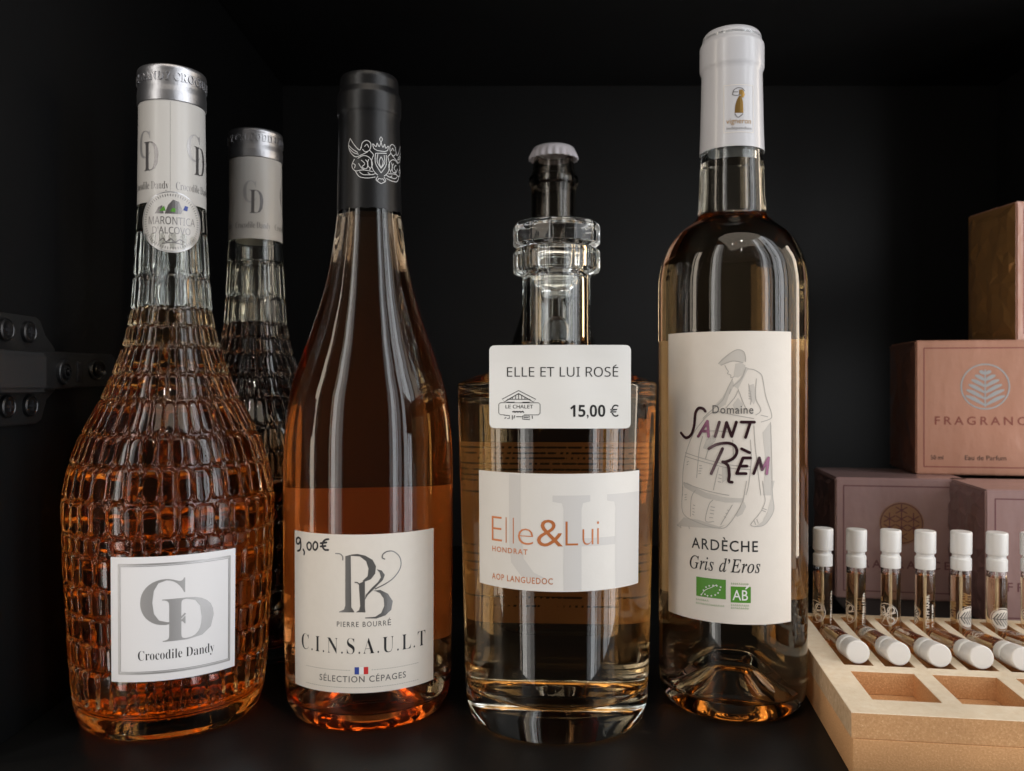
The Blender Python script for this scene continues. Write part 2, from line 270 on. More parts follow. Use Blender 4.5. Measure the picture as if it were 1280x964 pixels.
def boxdata(x0, y0, z0, x1, y1, z1):
    V = [(x0, y0, z0), (x1, y0, z0), (x1, y1, z0), (x0, y1, z0), (x0, y0, z1), (x1, y0, z1), (x1, y1, z1), (x0, y1, z1)]
    F = [(0, 3, 2, 1), (4, 5, 6, 7), (0, 1, 5, 4), (1, 2, 6, 5), (2, 3, 7, 6), (3, 0, 4, 7)]
    return V, F
def bevel_box(name, b, mat, parent=None, bev=0.0005, seg=2):
    bm = bmesh.new(); V, F = boxdata(*b)
    vs = [bm.verts.new(v) for v in V]
    for f in F: bm.faces.new([vs[i] for i in f])
    if bev: bmesh.ops.bevel(bm, geom=bm.edges[:], offset=bev, segments=seg, affect='EDGES', profile=0.5)
    o = from_bm(name, bm, mat, parent, smooth=False)
    return autosmooth(o, 50)

# ---------------------------------------------------------------- materials
def mat(name, col=(.5, .5, .5), rough=.5, metal=0.0, coat=0.0, bump=None, vary=None, spec=0.5, sheen=0, coat_rough=.05):
    m = bpy.data.materials.new(name); m.use_nodes = True; nt = m.node_tree; b = nt.nodes['Principled BSDF']
    b.inputs['Base Color'].default_value = (*col, 1); b.inputs['Roughness'].default_value = rough
    b.inputs['Metallic'].default_value = metal; b.inputs['Coat Weight'].default_value = coat
    b.inputs['Coat Roughness'].default_value = coat_rough
    b.inputs['Specular IOR Level'].default_value = spec
    tc = nt.nodes.new('ShaderNodeTexCoord')
    if vary:   # (scale, amount, second colour)
        n = nt.nodes.new('ShaderNodeTexNoise'); n.inputs['Scale'].default_value = vary[0]; n.inputs['Detail'].default_value = 6
        nt.links.new(tc.outputs['Object'], n.inputs['Vector'])
        r = nt.nodes.new('ShaderNodeMapRange'); r.inputs[1].default_value = vary[3] if len(vary) > 3 else .35; r.inputs[2].default_value = vary[4] if len(vary) > 3 else .65; r.inputs[4].default_value = vary[1]
        nt.links.new(n.outputs['Fac'], r.inputs[0])
        x = nt.nodes.new('ShaderNodeMix'); x.data_type = 'RGBA'; x.inputs[6].default_value = (*col, 1); x.inputs[7].default_value = (*vary[2], 1)
        nt.links.new(r.outputs[0], x.inputs[0]); nt.links.new(x.outputs[2], b.inputs['Base Color'])
    if bump:   # list of (scale, strength, distance, stretch)
        last = None
        for sc, st, di, stretch in bump:
            mp = nt.nodes.new('ShaderNodeMapping'); mp.inputs['Scale'].default_value = stretch
            nt.links.new(tc.outputs['Object'], mp.inputs['Vector'])
            n = nt.nodes.new('ShaderNodeTexNoise'); n.inputs['Scale'].default_value = sc; n.inputs['Detail'].default_value = 4
            nt.links.new(mp.outputs[0], n.inputs['Vector'])
            bp = nt.nodes.new('ShaderNodeBump'); bp.inputs['Strength'].default_value = st; bp.inputs['Distance'].default_value = di
            nt.links.new(n.outputs['Fac'], bp.inputs['Height'])
            if last: nt.links.new(last.outputs[0], bp.inputs['Normal'])
            last = bp
        nt.links.new(last.outputs[0], b.inputs['Normal'])
        if coat: nt.links.new(last.outputs[0], b.inputs['Coat Normal'])
    return m
def glass(name, col=(1, 1, 1), ior=1.5, rough=0.0, bump=None):
    m = bpy.data.materials.new(name); m.use_nodes = True; nt = m.node_tree; nt.nodes.clear()
    out = nt.nodes.new('ShaderNodeOutputMaterial'); g = nt.nodes.new('ShaderNodeBsdfGlass')
    g.inputs['Color'].default_value = (*col, 1); g.inputs['IOR'].default_value = ior; g.inputs['Roughness'].default_value = rough
    nt.links.new(g.outputs[0], out.inputs['Surface'])
    if bump:
        tc = nt.nodes.new('ShaderNodeTexCoord'); n = nt.nodes.new('ShaderNodeTexNoise'); n.inputs['Scale'].default_value = bump[0]
        mp = nt.nodes.new('ShaderNodeMapping'); mp.inputs['Scale'].default_value = (1, 1, bump[2] if len(bump) > 2 else 1)
        nt.links.new(tc.outputs['Object'], mp.inputs[0]); nt.links.new(mp.outputs[0], n.inputs['Vector'])
        bp = nt.nodes.new('ShaderNodeBump'); bp.inputs['Distance'].default_value = bump[1]; bp.inputs['Strength'].default_value = 1
        nt.links.new(n.outputs['Fac'], bp.inputs['Height']); nt.links.new(bp.outputs[0], g.inputs['Normal'])
    return m
def liquid(name, sigma, n=1.34, ng=1.5, body_glow=None):
    """wine touching glass: relative index on the walls, index against air on its top; colour by absorption in depth"""
    m = bpy.data.materials.new(name); m.use_nodes = True; nt = m.node_tree; nt.nodes.clear()
    out = nt.nodes.new('ShaderNodeOutputMaterial'); g = nt.nodes.new('ShaderNodeBsdfGlass')
    g.inputs['Roughness'].default_value = 0
    at = nt.nodes.new('ShaderNodeAttribute'); at.attribute_name = 'open_top'
    r = nt.nodes.new('ShaderNodeMapRange'); r.inputs[3].default_value = n/ng; r.inputs[4].default_value = n
    nt.links.new(at.outputs['Fac'], r.inputs[0]); nt.links.new(r.outputs[0], g.inputs['IOR'])
    nt.links.new(g.outputs[0], out.inputs['Surface'])
    v = nt.nodes.new('ShaderNodeVolumeAbsorption'); mx = max(sigma)*1.02
    v.inputs['Density'].default_value = mx; v.inputs['Color'].default_value = (1-sigma[0]/mx, 1-sigma[1]/mx, 1-sigma[2]/mx, 1)
    last = v
    if body_glow:   # scattering added for a coloured glow inside the wine: (density, colour)
        sc_ = nt.nodes.new('ShaderNodeVolumeScatter'); sc_.inputs['Density'].default_value = body_glow[0]; sc_.inputs['Color'].default_value = (*body_glow[1], 1)
        ad = nt.nodes.new('ShaderNodeAddShader'); nt.links.new(v.outputs[0], ad.inputs[0]); nt.links.new(sc_.outputs[0], ad.inputs[1]); last = ad
    nt.links.new(last.outputs[0], out.inputs['Volume'])
    return m
PAPER_B = [(1400, .10, .0003, (1, 1, 1)), (45, .10, .001, (1, 1, 1))]
M = dict(
 clear=glass('clear_glass', (.99, 1, .995), 1.5, 0, (28, .00003, .3)),
 relief=glass('relief_glass', (.99, 1, .99), 1.5, 0, (60, .00008)),
 acrylic=glass('stopper_glass', (.985, .99, .99), 1.49, 0, (60, .0002)),
 frosted=glass('frosted_glass', (.95, .96, .96), 1.45, .25),
 brownglass=glass('smoky_glass', (.80, .78, .75), 1.5, 0),
 vialglass=glass('vial_glass', (.99, .99, .99), 1.47, 0),
 wine_deep=liquid('deep_rose_wine', (3.8, 15, 28), body_glow=(1.25, (.95, .44, .24))),
 wine_orange=liquid('orange_rose_wine', (3, 16, 38), body_glow=(.35, (.95, .5, .2))),
 wine_pale=liquid('pale_rose_wine', (3.5, 8.2, 16.5)),
 wine_gris=liquid('gris_wine', (3.2, 8.6, 17.5)),
 perfume=liquid('perfume', (16, 52, 120), 1.36, 1.47),
 white_paper=mat('white_paper', (.82, .81, .82), .55, bump=PAPER_B),
 cream_paper=mat('cream_paper', (.73, .68, .615), .6, bump=PAPER_B, vary=(300, .5, (.70, .65, .585))),
 gris_paper=mat('laid_paper', (.75, .695, .63), .65, bump=PAPER_B, vary=(200, .5, (.72, .665, .60))),
 elle_paper=mat('grey_white_paper', (.72, .70, .67), .55, bump=PAPER_B, vary=(120, .5, (.69, .67, .64))),
 back_paper=mat('back_label_paper', (.70, .58, .45), .7, bump=PAPER_B),
 back_kraft=mat('back_label_kraft', (.36, .235, .14), .7, bump=PAPER_B),
 sleeve=mat('satin_sleeve', (.58, .56, .53), .38, coat=.15, bump=[(40, .15, .001, (1, 1, .3))]),
 silver=mat('silver_foil', (.50, .50, .52), .38, 1.0, bump=[(700, .15, .0003, (1, 1, 1))]),
 silver_print=mat('silver_print', (.47, .46, .46), .42, .5),
 mono_silver=mat('monogram_silver', (.20, .195, .19), .33, .6),
 emblem=mat('emblem_silver', (.60, .61, .61), .3, .55),
 silver_dark=mat('dark_silver_print', (.24, .23, .23), .35, .8),
 black_cap=mat('black_capsule', (.0055, .0055, .006), .36, spec=.4, bump=[(60, .3, .0006, (1, 1, .5)), (800, .15, .0002, (1, 1, 1))]),
 white_cap=mat('white_capsule', (.54, .54, .565), .33, coat=.35, coat_rough=.12, bump=[(45, .2, .0008, (1, 1, .6))]),
 crown=mat('white_crown_cap', (.66, .62, .65), .35, coat=.3),
 white_line=mat('pale_print', (.6, .6, .6), .5),
 ink=mat('black_ink', (.012, .012, .014), .5),
 marker=mat('marker_ink', (.008, .008, .01), .35),
 grey_ink=mat('grey_ink', (.10, .095, .09), .5),
 pale_ink=mat('pale_grey_ink', (.55, .53, .50), .6),
 line_ink=mat('line_grey_ink', (.42, .395, .365), .6),
 fill_ink=mat('wash_grey_ink', (.57, .535, .49), .6),
 orange_ink=mat('copper_ink', (.52, .17, .055), .4, .2),
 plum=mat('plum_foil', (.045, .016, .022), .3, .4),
 plum_lit=mat('lit_plum_foil', (.20, .075, .13), .3, .5),
 green=mat('green_ink', (.075, .26, .02), .5),
 white_ink=mat('white_ink', (.8, .8, .78), .5),
 gold=mat('gold_foil', (.55, .33, .10), .3, .9),
 gold_ink=mat('gold_ink', (.34, .19, .05), .45, .2),
 blue=mat('flag_blue', (.03, .06, .30), .5), red=mat('flag_red', (.55, .03, .03), .5),
 shelf=mat('black_laminate', (.0055, .0055, .0056), .36, vary=(620, .8, (.09, .085, .08), .70, .78), bump=[(500, .12, .0004, (1, 1, 1))], spec=.28),
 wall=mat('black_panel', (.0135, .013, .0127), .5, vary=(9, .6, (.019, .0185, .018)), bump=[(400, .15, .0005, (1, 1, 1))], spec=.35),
 wall_shaded=mat('shaded_black_panel', (.0035, .0035, .0037), .6, bump=[(400, .15, .0005, (1, 1, 1))], spec=.12),  # left wall: panel black darkened further, its shade put into the colour
 hinge=mat('dark_gunmetal', (.038, .038, .039), .36, .7, bump=[(1500, .25, .0003, (1, 1, 1))]),
 hinge_light=mat('screw_metal', (.05, .05, .052), .3, .9),
 cap_white=mat('white_plastic', (.80, .79, .77), .35, bump=[(1200, .08, .0001, (1, 1, 1))]),
 tube=mat('dip_tube', (.75, .72, .66), .4),
 print_cream=mat('cream_print', (.85, .80, .72), .5),
)
M['cap_white'].node_tree.nodes['Principled BSDF'].inputs['Subsurface Weight'].default_value = .25
M['cap_white'].node_tree.nodes['Principled BSDF'].inputs['Subsurface Radius'].default_value = (.002, .002, .0018)

def wood(name, c0, c1, c2, sc):
    m = bpy.data.materials.new(name); m.use_nodes = True; nt = m.node_tree; b = nt.nodes['Principled BSDF']; b.inputs['Roughness'].default_value = .7
    b.inputs['Specular IOR Level'].default_value = .25
    tc = nt.nodes.new('ShaderNodeTexCoord')
    n = nt.nodes.new('ShaderNodeTexNoise'); n.inputs['Scale'].default_value = sc; n.inputs['Detail'].default_value = 8; n.inputs['Roughness'].default_value = .7
    nt.links.new(tc.outputs['Object'], n.inputs['Vector'])
    r = nt.nodes.new('ShaderNodeValToRGB'); e = r.color_ramp.elements
    e[0].position = .3; e[0].color = (*c0, 1); e[1].position = .58; e[1].color = (*c1, 1)
    x = r.color_ramp.elements.new(.74); x.color = (*c2, 1)
    nt.links.new(n.outputs['Fac'], r.inputs[0])
    n2 = nt.nodes.new('ShaderNodeTexNoise'); n2.inputs['Scale'].default_value = 18; n2.inputs['Detail'].default_value = 3
    nt.links.new(tc.outputs['Object'], n2.inputs['Vector'])
    mx = nt.nodes.new('ShaderNodeMix'); mx.data_type = 'RGBA'; mx.blend_type = 'MULTIPLY'; mx.inputs[0].default_value = .35
    nt.links.new(r.outputs[0], mx.inputs[6]); nt.links.new(n2.outputs['Color'], mx.inputs[7])
    hs = nt.nodes.new('ShaderNodeMapRange'); hs.inputs[1].default_value = .3; hs.inputs[2].default_value = .7; hs.inputs[3].default_value = .82; hs.inputs[4].default_value = 1.1
    nt.links.new(n2.outputs['Fac'], hs.inputs[0])
    v = nt.nodes.new('ShaderNodeVectorMath'); v.operation = 'SCALE'
    nt.links.new(r.outputs[0], v.inputs[0]); nt.links.new(hs.outputs[0], v.inputs['Scale']); nt.links.new(v.outputs[0], b.inputs['Base Color'])
    bp = nt.nodes.new('ShaderNodeBump'); bp.inputs['Strength'].default_value = .5; bp.inputs['Distance'].default_value = .0006
    nt.links.new(n.outputs['Fac'], bp.inputs['Height']); nt.links.new(bp.outputs[0], b.inputs['Normal'])
    return m
M['mdf'] = wood('fibreboard', (.50, .26, .11), (.64, .36, .17), (.86, .60, .35), 1300)
M['veneer'] = wood('pale_veneer', (.76, .63, .46), (.83, .72, .56), (.87, .78, .64), 260)
M['side_ply'] = wood('pale_side', (.46, .30, .17), (.60, .43, .27), (.72, .56, .39), 350)

# ---------------------------------------------------------------- the setting: a black cabinet
def panel(name, b, m, bev=.0006):
    o = bevel_box(name, b, m, None, bev); o['kind'] = 'structure'; return o
panel('cabinet_shelf', (-.207, .285, -.018, .438, .76, 0), M['shelf'], .0008)
panel('cabinet_back_wall', (-.225, .76, -.05, .456, .775, .45), M['wall'])
panel('cabinet_left_wall', (-.225, .318, -.05, -.207, .7598, .45), M['wall_shaded'], .0008)
panel('cabinet_right_wall', (.438, .52, -.05, .456, .7598, .45), M['wall'], .0008)  # front part left off, out of view, so side light reaches the tray
panel('cabinet_ceiling', (-.2068, .318, .416, .4378, .7598, .434), M['wall'], .0008)

# ---------------------------------------------------------------- hinge on the left wall
hg = thing('cabinet_hinge', 'black metal cabinet hinge screwed to the left wall of the cabinet', 'hinge', (-.207, .36, .151))
def wallpoly(name, pts, x0, x1, m, parent, bev=.0006):
    """pts (y, z) around, extruded from x0 to x1"""
    bm = bmesh.new(); vs = [bm.verts.new((x1, y, z)) for y, z in pts]; bf = bm.faces.new(vs); bf.normal_update()
    if bf.normal.x < 0: bf.normal_flip()
    ex = bmesh.ops.extrude_face_region(bm, geom=[bf])
    for v in [g for g in ex['geom'] if isinstance(g, bmesh.types.BMVert)]: v.co.x = x0
    bmesh.ops.recalc_face_normals(bm, faces=bm.faces[:])
    bmesh.ops.bevel(bm, geom=[e for e in bm.edges if all(abs(v.co.x-x1) < 1e-7 for v in e.verts)], offset=bev, segments=2, affect='EDGES')
    return autosmooth(from_bm(name, bm, m, parent), 40)
wallpoly('mounting_plate', [(-.05, .0235), (.002, .0235), (.005, .0225), (.009, .0165), (.017, .0105), (.017, -.0085), (.010, -.0125), (.006, -.021), (.002, -.0225), (-.05, -.0225)], 0, .0022, M['hinge'], hg)
arm = wallpoly('hinge_arm', [(-.05, .0085), (.062, .0095), (.0645, .008), (.0645, -.0045), (.062, -.006), (-.05, -.0095)], .0024, .0065, M['hinge'], hg)
wallpoly('arm_cover', [(-.05, .0078), (-.0035, .0078), (-.0035, -.0088), (-.05, -.0088)], .0067, .0105, mat('lit_hinge_face', (.055, .055, .057), .4, .6, bump=[(1500, .25, .0003, (1, 1, 1))]), hg, .002)  # lighter gunmetal, the light on the angled face put into its colour
def disc_x(name, y, z, r, x0, x1, m, parent, prof=None, sy=1.0):
    prof = prof or [(r, 0), (r, .8), (r*.86, 1), (r*.8, .85), (0, .85)]
    V = []; F = []; seg = 28
    for (rr, t) in prof:
        for k in range(seg):
            a = 2*math.pi*k/seg; V.append((x0+(x1-x0)*t, y+rr*sy*math.cos(a), z+rr*math.sin(a)))
    for i in range(len(prof)-1):
        for k in range(seg):
            a = i*seg+k; b = i*seg+(k+1) % seg; F.append((a, b, b+seg, a+seg))
    return autosmooth(new(name, V, F, m, parent), 30)
def cross(parent, y, z, x, s, w):
    V = []; F = []
    for b in ((y-s, z-w, y+s, z+w), (y-w, z+w, y+w, z+s), (y-w, z-s, y+w, z-w)):
        a, f = boxdata(x-.0006, b[0], b[1], x, b[2], b[3]); n = len(V); V += a; F += [tuple(i+n for i in q) for q in f]
    return new('cross_recess', V, F, M['ink'], parent)
for y, z in ((-.0055, .0165), (-.0215, .0165), (-.0045, -.0145), (-.0205, -.0145)):
    s = disc_x('screw', y, z, .0046, .0020, .0042, M['hinge_light'], hg)
    cross(s, y, z, .0044, .0022, .0005)
a = disc_x('adjusting_cam', .0148, 0, .0056, .0062, .0088, M['hinge'], hg, [(.0056, 0), (.0056, .7), (.0052, .85), (.004, .85), (.0038, .4), (.0028, .4), (.0027, 1), (.0018, 1), (.0016, .5), (0, .5)])
disc_x('cam_pin', .0150, 0, .0011, .0066, .0098, M['hinge_light'], hg)
bevel_box('slot', (.0058, .0268, -.0042, .0070, .0305, .0050), M['ink'], hg, .0001)
disc_x('oval_slot', .0455, .0015, .0048, .0062, .0078, M['hinge'], hg, [(.0048, 0), (.0048, .8), (.0044, 1), (.0038, .9), (.0036, .3), (0, .3)], 1.7)
sc = disc_x('clamp_screw', .0445, .0015, .0031, .0064, .0084, M['hinge_light'], hg); cross(sc, .0445, .0015, .0086, .0017, .0004)

# ---------------------------------------------------------------- bottles
def facing(X, Y): return -math.atan2(X, Y)
def add_top(o, top_r_z):
    """flag the faces of a liquid that touch air"""
    at = o.data.attributes.new('open_top', 'FLOAT', 'FACE')
    zs = top_r_z*MM - 2e-5
    for p in o.data.polygons: at.data[p.index].value = 1.0 if all(o.data.vertices[i].co.z > zs for i in p.vertices) else 0.0
def liquid_body(name, inner, level, m, parent, seg=96, meniscus=0.5):
    """inner: cavity profile from its bottom axis point up; filled to the level (mm)"""
    pts = [p for p in inner if p[1] < level - .01 or p[0] < 1e-4]
    rl = radius_at([p for p in inner if p[0] > 1e-4])(level)
    pts = [p for p in pts] + [(rl, level), (rl*.9, level-.0), (0, level)]
    o = lathe(name, pts, m, parent, seg, 30)
    add_top(o, level)
    return o, rl
def shell(name, outer, inner, level, m, parent, seg=96, outer_data=None, flute=None):
    """outer: profile from base axis up to the lip; inner: cavity profile from its bottom up to the lip. The cavity wall is built only above
    the liquid (below it the liquid's own surface is the boundary)."""
    rl = radius_at([p for p in inner if p[0] > 1e-4])(level)
    down = [p for p in reversed(inner) if p[1] > level+.01] + [(rl, level)]
    if outer_data is None: return lathe(name, outer + down, m, parent, seg, 50 if flute is None else 27, flute)
    V, F = outer_data
    n = len(V); V2, F2 = lathe_data([outer[-1]] + down, seg)
    o = new(name, V + V2, F + [tuple(i+n for i in f) for f in F2], m, parent)
    return autosmooth(o, 50)

# --- relief bottle with a silver topped cream sleeve (two of them)
OUT_CD = spline([(38.0, 3.2), (39.6, 9), (41.2, 24), (42.2, 42), (43.2, 60), (43.9, 80), (44.0, 96), (42.2, 108), (39.0, 119), (34.8, 128.5), (29.4, 139), (24.6, 150.5), (20.6, 162), (18.2, 172), (16.8, 181), (15.6, 200), (14.8, 216), (14.2, 228), (13.7, 250), (13.5, 268), (13.4, 284)], 14)
OUT_CD = rounded([(0, 2.6), (14, 2.2), (28, .8, 3), (33.5, 0, 2), (37.0, .6, 3)] + [(r, z) for r, z in OUT_CD], 4)
IN_CD = [(0, 9.5), (20, 8.8)] + spline([(30, 8.0), (35.6, 10.5), (37.6, 16), (38.6, 30), (39.6, 50), (40.4, 75), (40.6, 95), (38.6, 108), (35.2, 119), (31, 128), (25.6, 139), (20.8, 150), (17, 162), (14.4, 172), (12.8, 181), (11.6, 200), (10.9, 216), (10.3, 240), (10.0, 284)], 5)
ROWS = [12.5, 29, 40, 51, 63, 76, 83.5, 97.5, 112, 124.5, 139, 150, 162, 171, 178.5, 193, 213]
def relief_depth(phi, z, r):
    if z > 213 or z < 13: return 0
    dep = 1.6*(r/44)**.5 * (1 if z < 178 else .6)
    for i in range(len(ROWS)-1):
        if z < ROWS[i+1]: break
    n = (36, 36, 39, 39, 39, 44, 38, 40, 46, 44, 42, 38, 34, 30, 24, 22)[i]
    sh, jit = ROWJ[i]
    x = (phi/(2*math.pi)*n + sh) % n
    c = int(x); fx = x-c
    l = jit[c]; rr = 1+jit[(c+1) % n]
    if fx < l: c -= 1; l, rr = jit[c % n]-1, l
    elif fx > rr: l, rr = rr, 2+jit[(c+2) % n]
    a = (fx-(l+rr)/2)/((rr-l)/2)
    jz = rng2[(i*37+c*11) % 97]
    z0, z1 = ROWS[i], ROWS[i+1]
    b = (z-(z0+z1)/2)/((z1-z0)/2) + jz*.08
    if i == 0: a *= 1.3 + .9*max(0, (.2-b))/1.2
    q = (abs(a)**4 + abs(b)**6)**.2 if True else 0
    e = max(0, min(1, (q-.79)/.19)); e = e*e*(3-2*e)
    return dep*e + .10*q*q - .05
rng2 = [random.uniform(-1, 1) for _ in range(97)]
ROWJ = []
for i_ in range(18):
    q_ = random.Random(i_*71+3); ROWJ.append((q_.random(), [q_.uniform(-.13, .13) for _ in range(60)]))
def relief_data(prof, seg=600):
    # resample the profile densely where the relief lives
    rf = radius_at([p for p in prof if p[1] > 5])
    base = [p for p in prof if p[1] < 6 or p[0] < 30 and p[1] < 10]
    zs = []
    z = base[-1][1] + 1.2
    while z < 284:
        zs.append(z); z += .5 if z < 214 else 3
    V = []; F = []
    rings = []
    for r, z in base:
        if r < 1e-4: rings.append([len(V)]); V.append((0, 0, z*MM)); continue
        ring = []
        for k in range(seg):
            a = 2*math.pi*k/seg; ring.append(len(V)); V.append((r*MM*math.sin(a), -r*MM*math.cos(a), z*MM))
        rings.append(ring)
    for z in zs + [284]:
        r0 = rf(z); ring = []
        for k in range(seg):
            a = 2*math.pi*k/seg; aa = a if a < math.pi else a-2*math.pi
            d = relief_depth(a, z, r0)
            ma = max(0, min(1, (abs(math.degrees(aa)-2)-36)/5)); mz = max(max(0, min(1, (26-z)/3)), max(0, min(1, (z-77.5)/2.5)))
            k2 = max(ma, mz)
            r = r0 - d*k2 - .5*(1-k2)
            ring.append(len(V)); V.append((r*MM*math.sin(a), -r*MM*math.cos(a), z*MM))
        rings.append(ring)
    for A, B in zip(rings, rings[1:]):
        for k in range(seg):
            k2 = (k+1) % seg
            if len(A) == 1: F.append((A[0], B[k2], B[k]))
            else: F.append((A[k], A[k2], B[k2], B[k]))
    return V, F
X1, Y1 = -.1525, .377
cd = thing('wine_bottle', 'big scaly relief glass bottle with square white label and round neck medal, far left', 'wine bottle', (X1, Y1, 0), facing(X1, Y1), 'relief glass bottles with silver topped sleeves')
rdata = relief_data(OUT_CD)
gl = shell('glass_body', [(0, 0), (13.4, 284)], IN_CD, 180, M['relief'], cd, 96, rdata)
# the shell's join at the lip uses outer[-1]
liquid_body('wine', IN_CD, 180, M['wine_orange'], cd)
CAPCD = [(14.15, 222), (14.15, 262), (14.0, 266), (14.0, 270)]
fcap = wrap(lambda z: 14.25 - .0045*(z-224)*2)
sleeve_prof = [(14.1, 224.3), (14.45, 224.3), (14.3, 240), (14.05, 262), (14.0, 269.6)]
lathe('sleeve', sleeve_prof, M['sleeve'], cd, 96)
fs = wrap(radius_at(sleeve_prof[1:]))
slv = cd
for k, du in enumerate((-11.3, 11.3, 33.9, 56.5)):
    text('sleeve_lettering', 'C', (du-5.2, 243.6, du+1.9, 255.6), fs, M['silver_print'], cd, 'serif', .06, -.008)
    text('sleeve_lettering', 'D', (du-1.6, 238.0, du+5.6, 250.6), fs, M['silver_dark'], cd, 'serif', .08, -.008)
    text('sleeve_lettering', 'Crocodile Dandy', (du-9.8, 229.0, du+9.8, 233.4), fs, M['silver_dark'], cd, 'serif', .06, -.014)
strokes('sleeve_seam', [[(-.8, 224.6), (-.8, 268)]], .12, fs, M['silver_dark'], cd, .02, False)
band = lathe('silver_band', rounded([(14.0, 268.6), (14.5, 268.8, .3), (14.6, 273, .3), (14.3, 275.5, .3), (14.35, 281.6, .5), (14.6, 282.8, .4), (14.3, 284.3, .8), (12.5, 284.9, .5), (0, 284.7)], 3), M['silver'], cd, 96, 40)
text('band_lettering', 'CROCODILE DANDY CROCODILE DANDY', (-43, 277.2, 43, 280.9), wrap(lambda z: 14.35), M['silver'], band, 'serif', .22, .006, 1.1, 0, .22)
fb = wrap(lambda z: radius_at(OUT_CD[4:])(z)-.42)
lab = sheet('front_label', -23.7, 26.4, 26.0, 76.8, fb, M['white_paper'], cd, .2, .1, 52, 30)
fr = [[(-20.3, 29.8), (-20.3, 73.8)], [(23.3, 29.8), (23.3, 73.8)]]
hz = [[(-20.3+43.6*i/20, z) for i in range(21)] for z in (29.8, 73.8)]
strokes('label_frame', fr+hz, .75, fb, M['silver_print'], lab, .34, False)
strokes('label_frame_line', [[(-19.7, 30.5), (-19.7, 73.1)], [(22.7, 30.5), (22.7, 73.1)]] + [[(-19.6+42.2*i/20, z) for i in range(21)] for z in (30.5, 73.1)], .18, fb, M['silver_dark'], lab, .40, False)
text('monogram', 'C', (-11.9, 49.0, 5.2, 67.6), fb, M['silver_print'], lab, 'serif', .34, -.006)
text('monogram', 'D', (-3.7, 42.2, 16.1, 59.4), fb, M['silver_print'], lab, 'serif', .37, -.006)
fills('monogram', F_ARM, fb, M['silver_print'], lab, .40)
text('lettering', 'Crocodile Dandy', (-12.8, 34.0, 16.4, 39.0), fb, M['ink'], lab, 'serif', .34, -.012)
# round medal stuck to the neck
fn = wrap(lambda z: 14.78+.0026*max(0, 218-z)**2)
def disc_shape(cu, cz, r):
    def s(a, b):
        x = 2*a-1; y = 2*b-1
        u = x*math.sqrt(max(0, 1-y*y/2)); v = y*math.sqrt(max(0, 1-x*x/2))
        return cu+r*u, cz+r*v
    return s
copy_tree_src = cd
copy2 = copy_tree(cd)
med = sheet('medal_sticker', 0, 0, 1, 1, fn, M['sleeve'], cd, .12, .02, 28, 28, shape=disc_shape(-.2, 215.8, 13.4))
ring = lambda r, n=64: [(-.2+r*math.cos(2*math.pi*i/n), 215.8+r*math.sin(2*math.pi*i/n)) for i in range(n+1)]
strokes('medal_rim', [ring(12.9)], .35, fn, M['silver'], med, .2, False)
strokes('medal_beads', [[(-.2+r*math.cos(t), 215.8+r*math.sin(t)) for r in (11.0, 12.1)] for t in [2*math.pi*i/70 for i in range(70)]], .28, fn, M['silver_dark'], med, .2, False)
fills('medal_emblem', [[(-7.2, 219.2), (-5.5, 222), (-4, 222.8), (-3.4, 219.2)], [(-3, 219.2), (-1.6, 223), (.4, 225.4), (2.8, 224.6), (4.2, 221), (3.6, 219.4)]], fn, M['silver_dark'], med, .2)
fills('medal_colours', [[(-5.2, 220.2), (-3.2, 222.6), (-2.6, 220.4)], [(-.8, 220.2), (.2, 221.8), (1.4, 221.6), (1.2, 220)]], fn, M['green'], med, .24)
fills('medal_colours', [[(4.4, 221.2), (5.2, 223.2), (6.6, 223.0), (6.2, 221.0)]], fn, M['blue'], med, .24)
text('medal_lettering', 'MARONTICA', (-10, 214.6, 9.8, 218.0), fn, M['silver_dark'], med, 'sans', .2)
text('medal_lettering', "D'ALCOVO", (-8.2, 210.6, 7.6, 213.6), fn, M['silver_dark'], med, 'sans', .2)
strokes('medal_scroll', [[(-5, 207.4), (-3.6, 208.4), (-2.4, 207), (-.6, 208.4), (1.2, 207), (3, 208.2), (5, 207.2)], [(-4, 206.2), (0, 206.8), (4, 206.2)]], .4, fn, M['silver_dark'], med, .2)

X2, Y2 = -.1425, .467
c2 = copy2; c2.location = (X2, Y2, 0); c2.rotation_euler = (0, 0, facing(X2, Y2)+R(-52))
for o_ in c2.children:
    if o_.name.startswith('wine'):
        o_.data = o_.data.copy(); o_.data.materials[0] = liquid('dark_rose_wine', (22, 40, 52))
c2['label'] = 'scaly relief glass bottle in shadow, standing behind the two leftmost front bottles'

# --- slope shouldered bottle with a black capsule
X3, Y3 = -.0652, .384
ci = thing('wine_bottle', 'slope shouldered deep rosé bottle with black capsule and handwritten price on its label', 'wine bottle', (X3, Y3, 0), facing(X3, Y3))
body3 = spline([(36.4, 6), (37.3, 14), (37.7, 40), (38.0, 66), (38.1, 100), (37.5, 124), (35.3, 141), (31.2, 155), (25.4, 171.6), (19.9, 190), (16.5, 207.4), (14.6, 222), (13.9, 232), (13.6, 250)], 7)
OUT3 = rounded([(0, 19), (7, 18, 4), (18, 9, 5), (26, 1.2, 3), (30, 0, 2), (34, 1.2, 3)], 5) + body3 + [(13.2, 278), (12.6, 283)]
IN3 = [(0, 24), (7, 23), (17, 15)] + spline([(26, 8), (31.5, 7.6), (34.4, 12), (35.0, 20), (35.4, 66), (35.5, 100), (34.9, 124), (32.7, 141), (28.6, 155), (22.6, 171.6), (16.9, 190), (13.3, 207.4), (11.4, 222), (10.8, 232), (10.4, 283)], 6)
shell('glass_body', OUT3, IN3, 222.0, M['clear'], ci)
liquid_body('wine', IN3, 222.0, M['wine_deep'], ci)
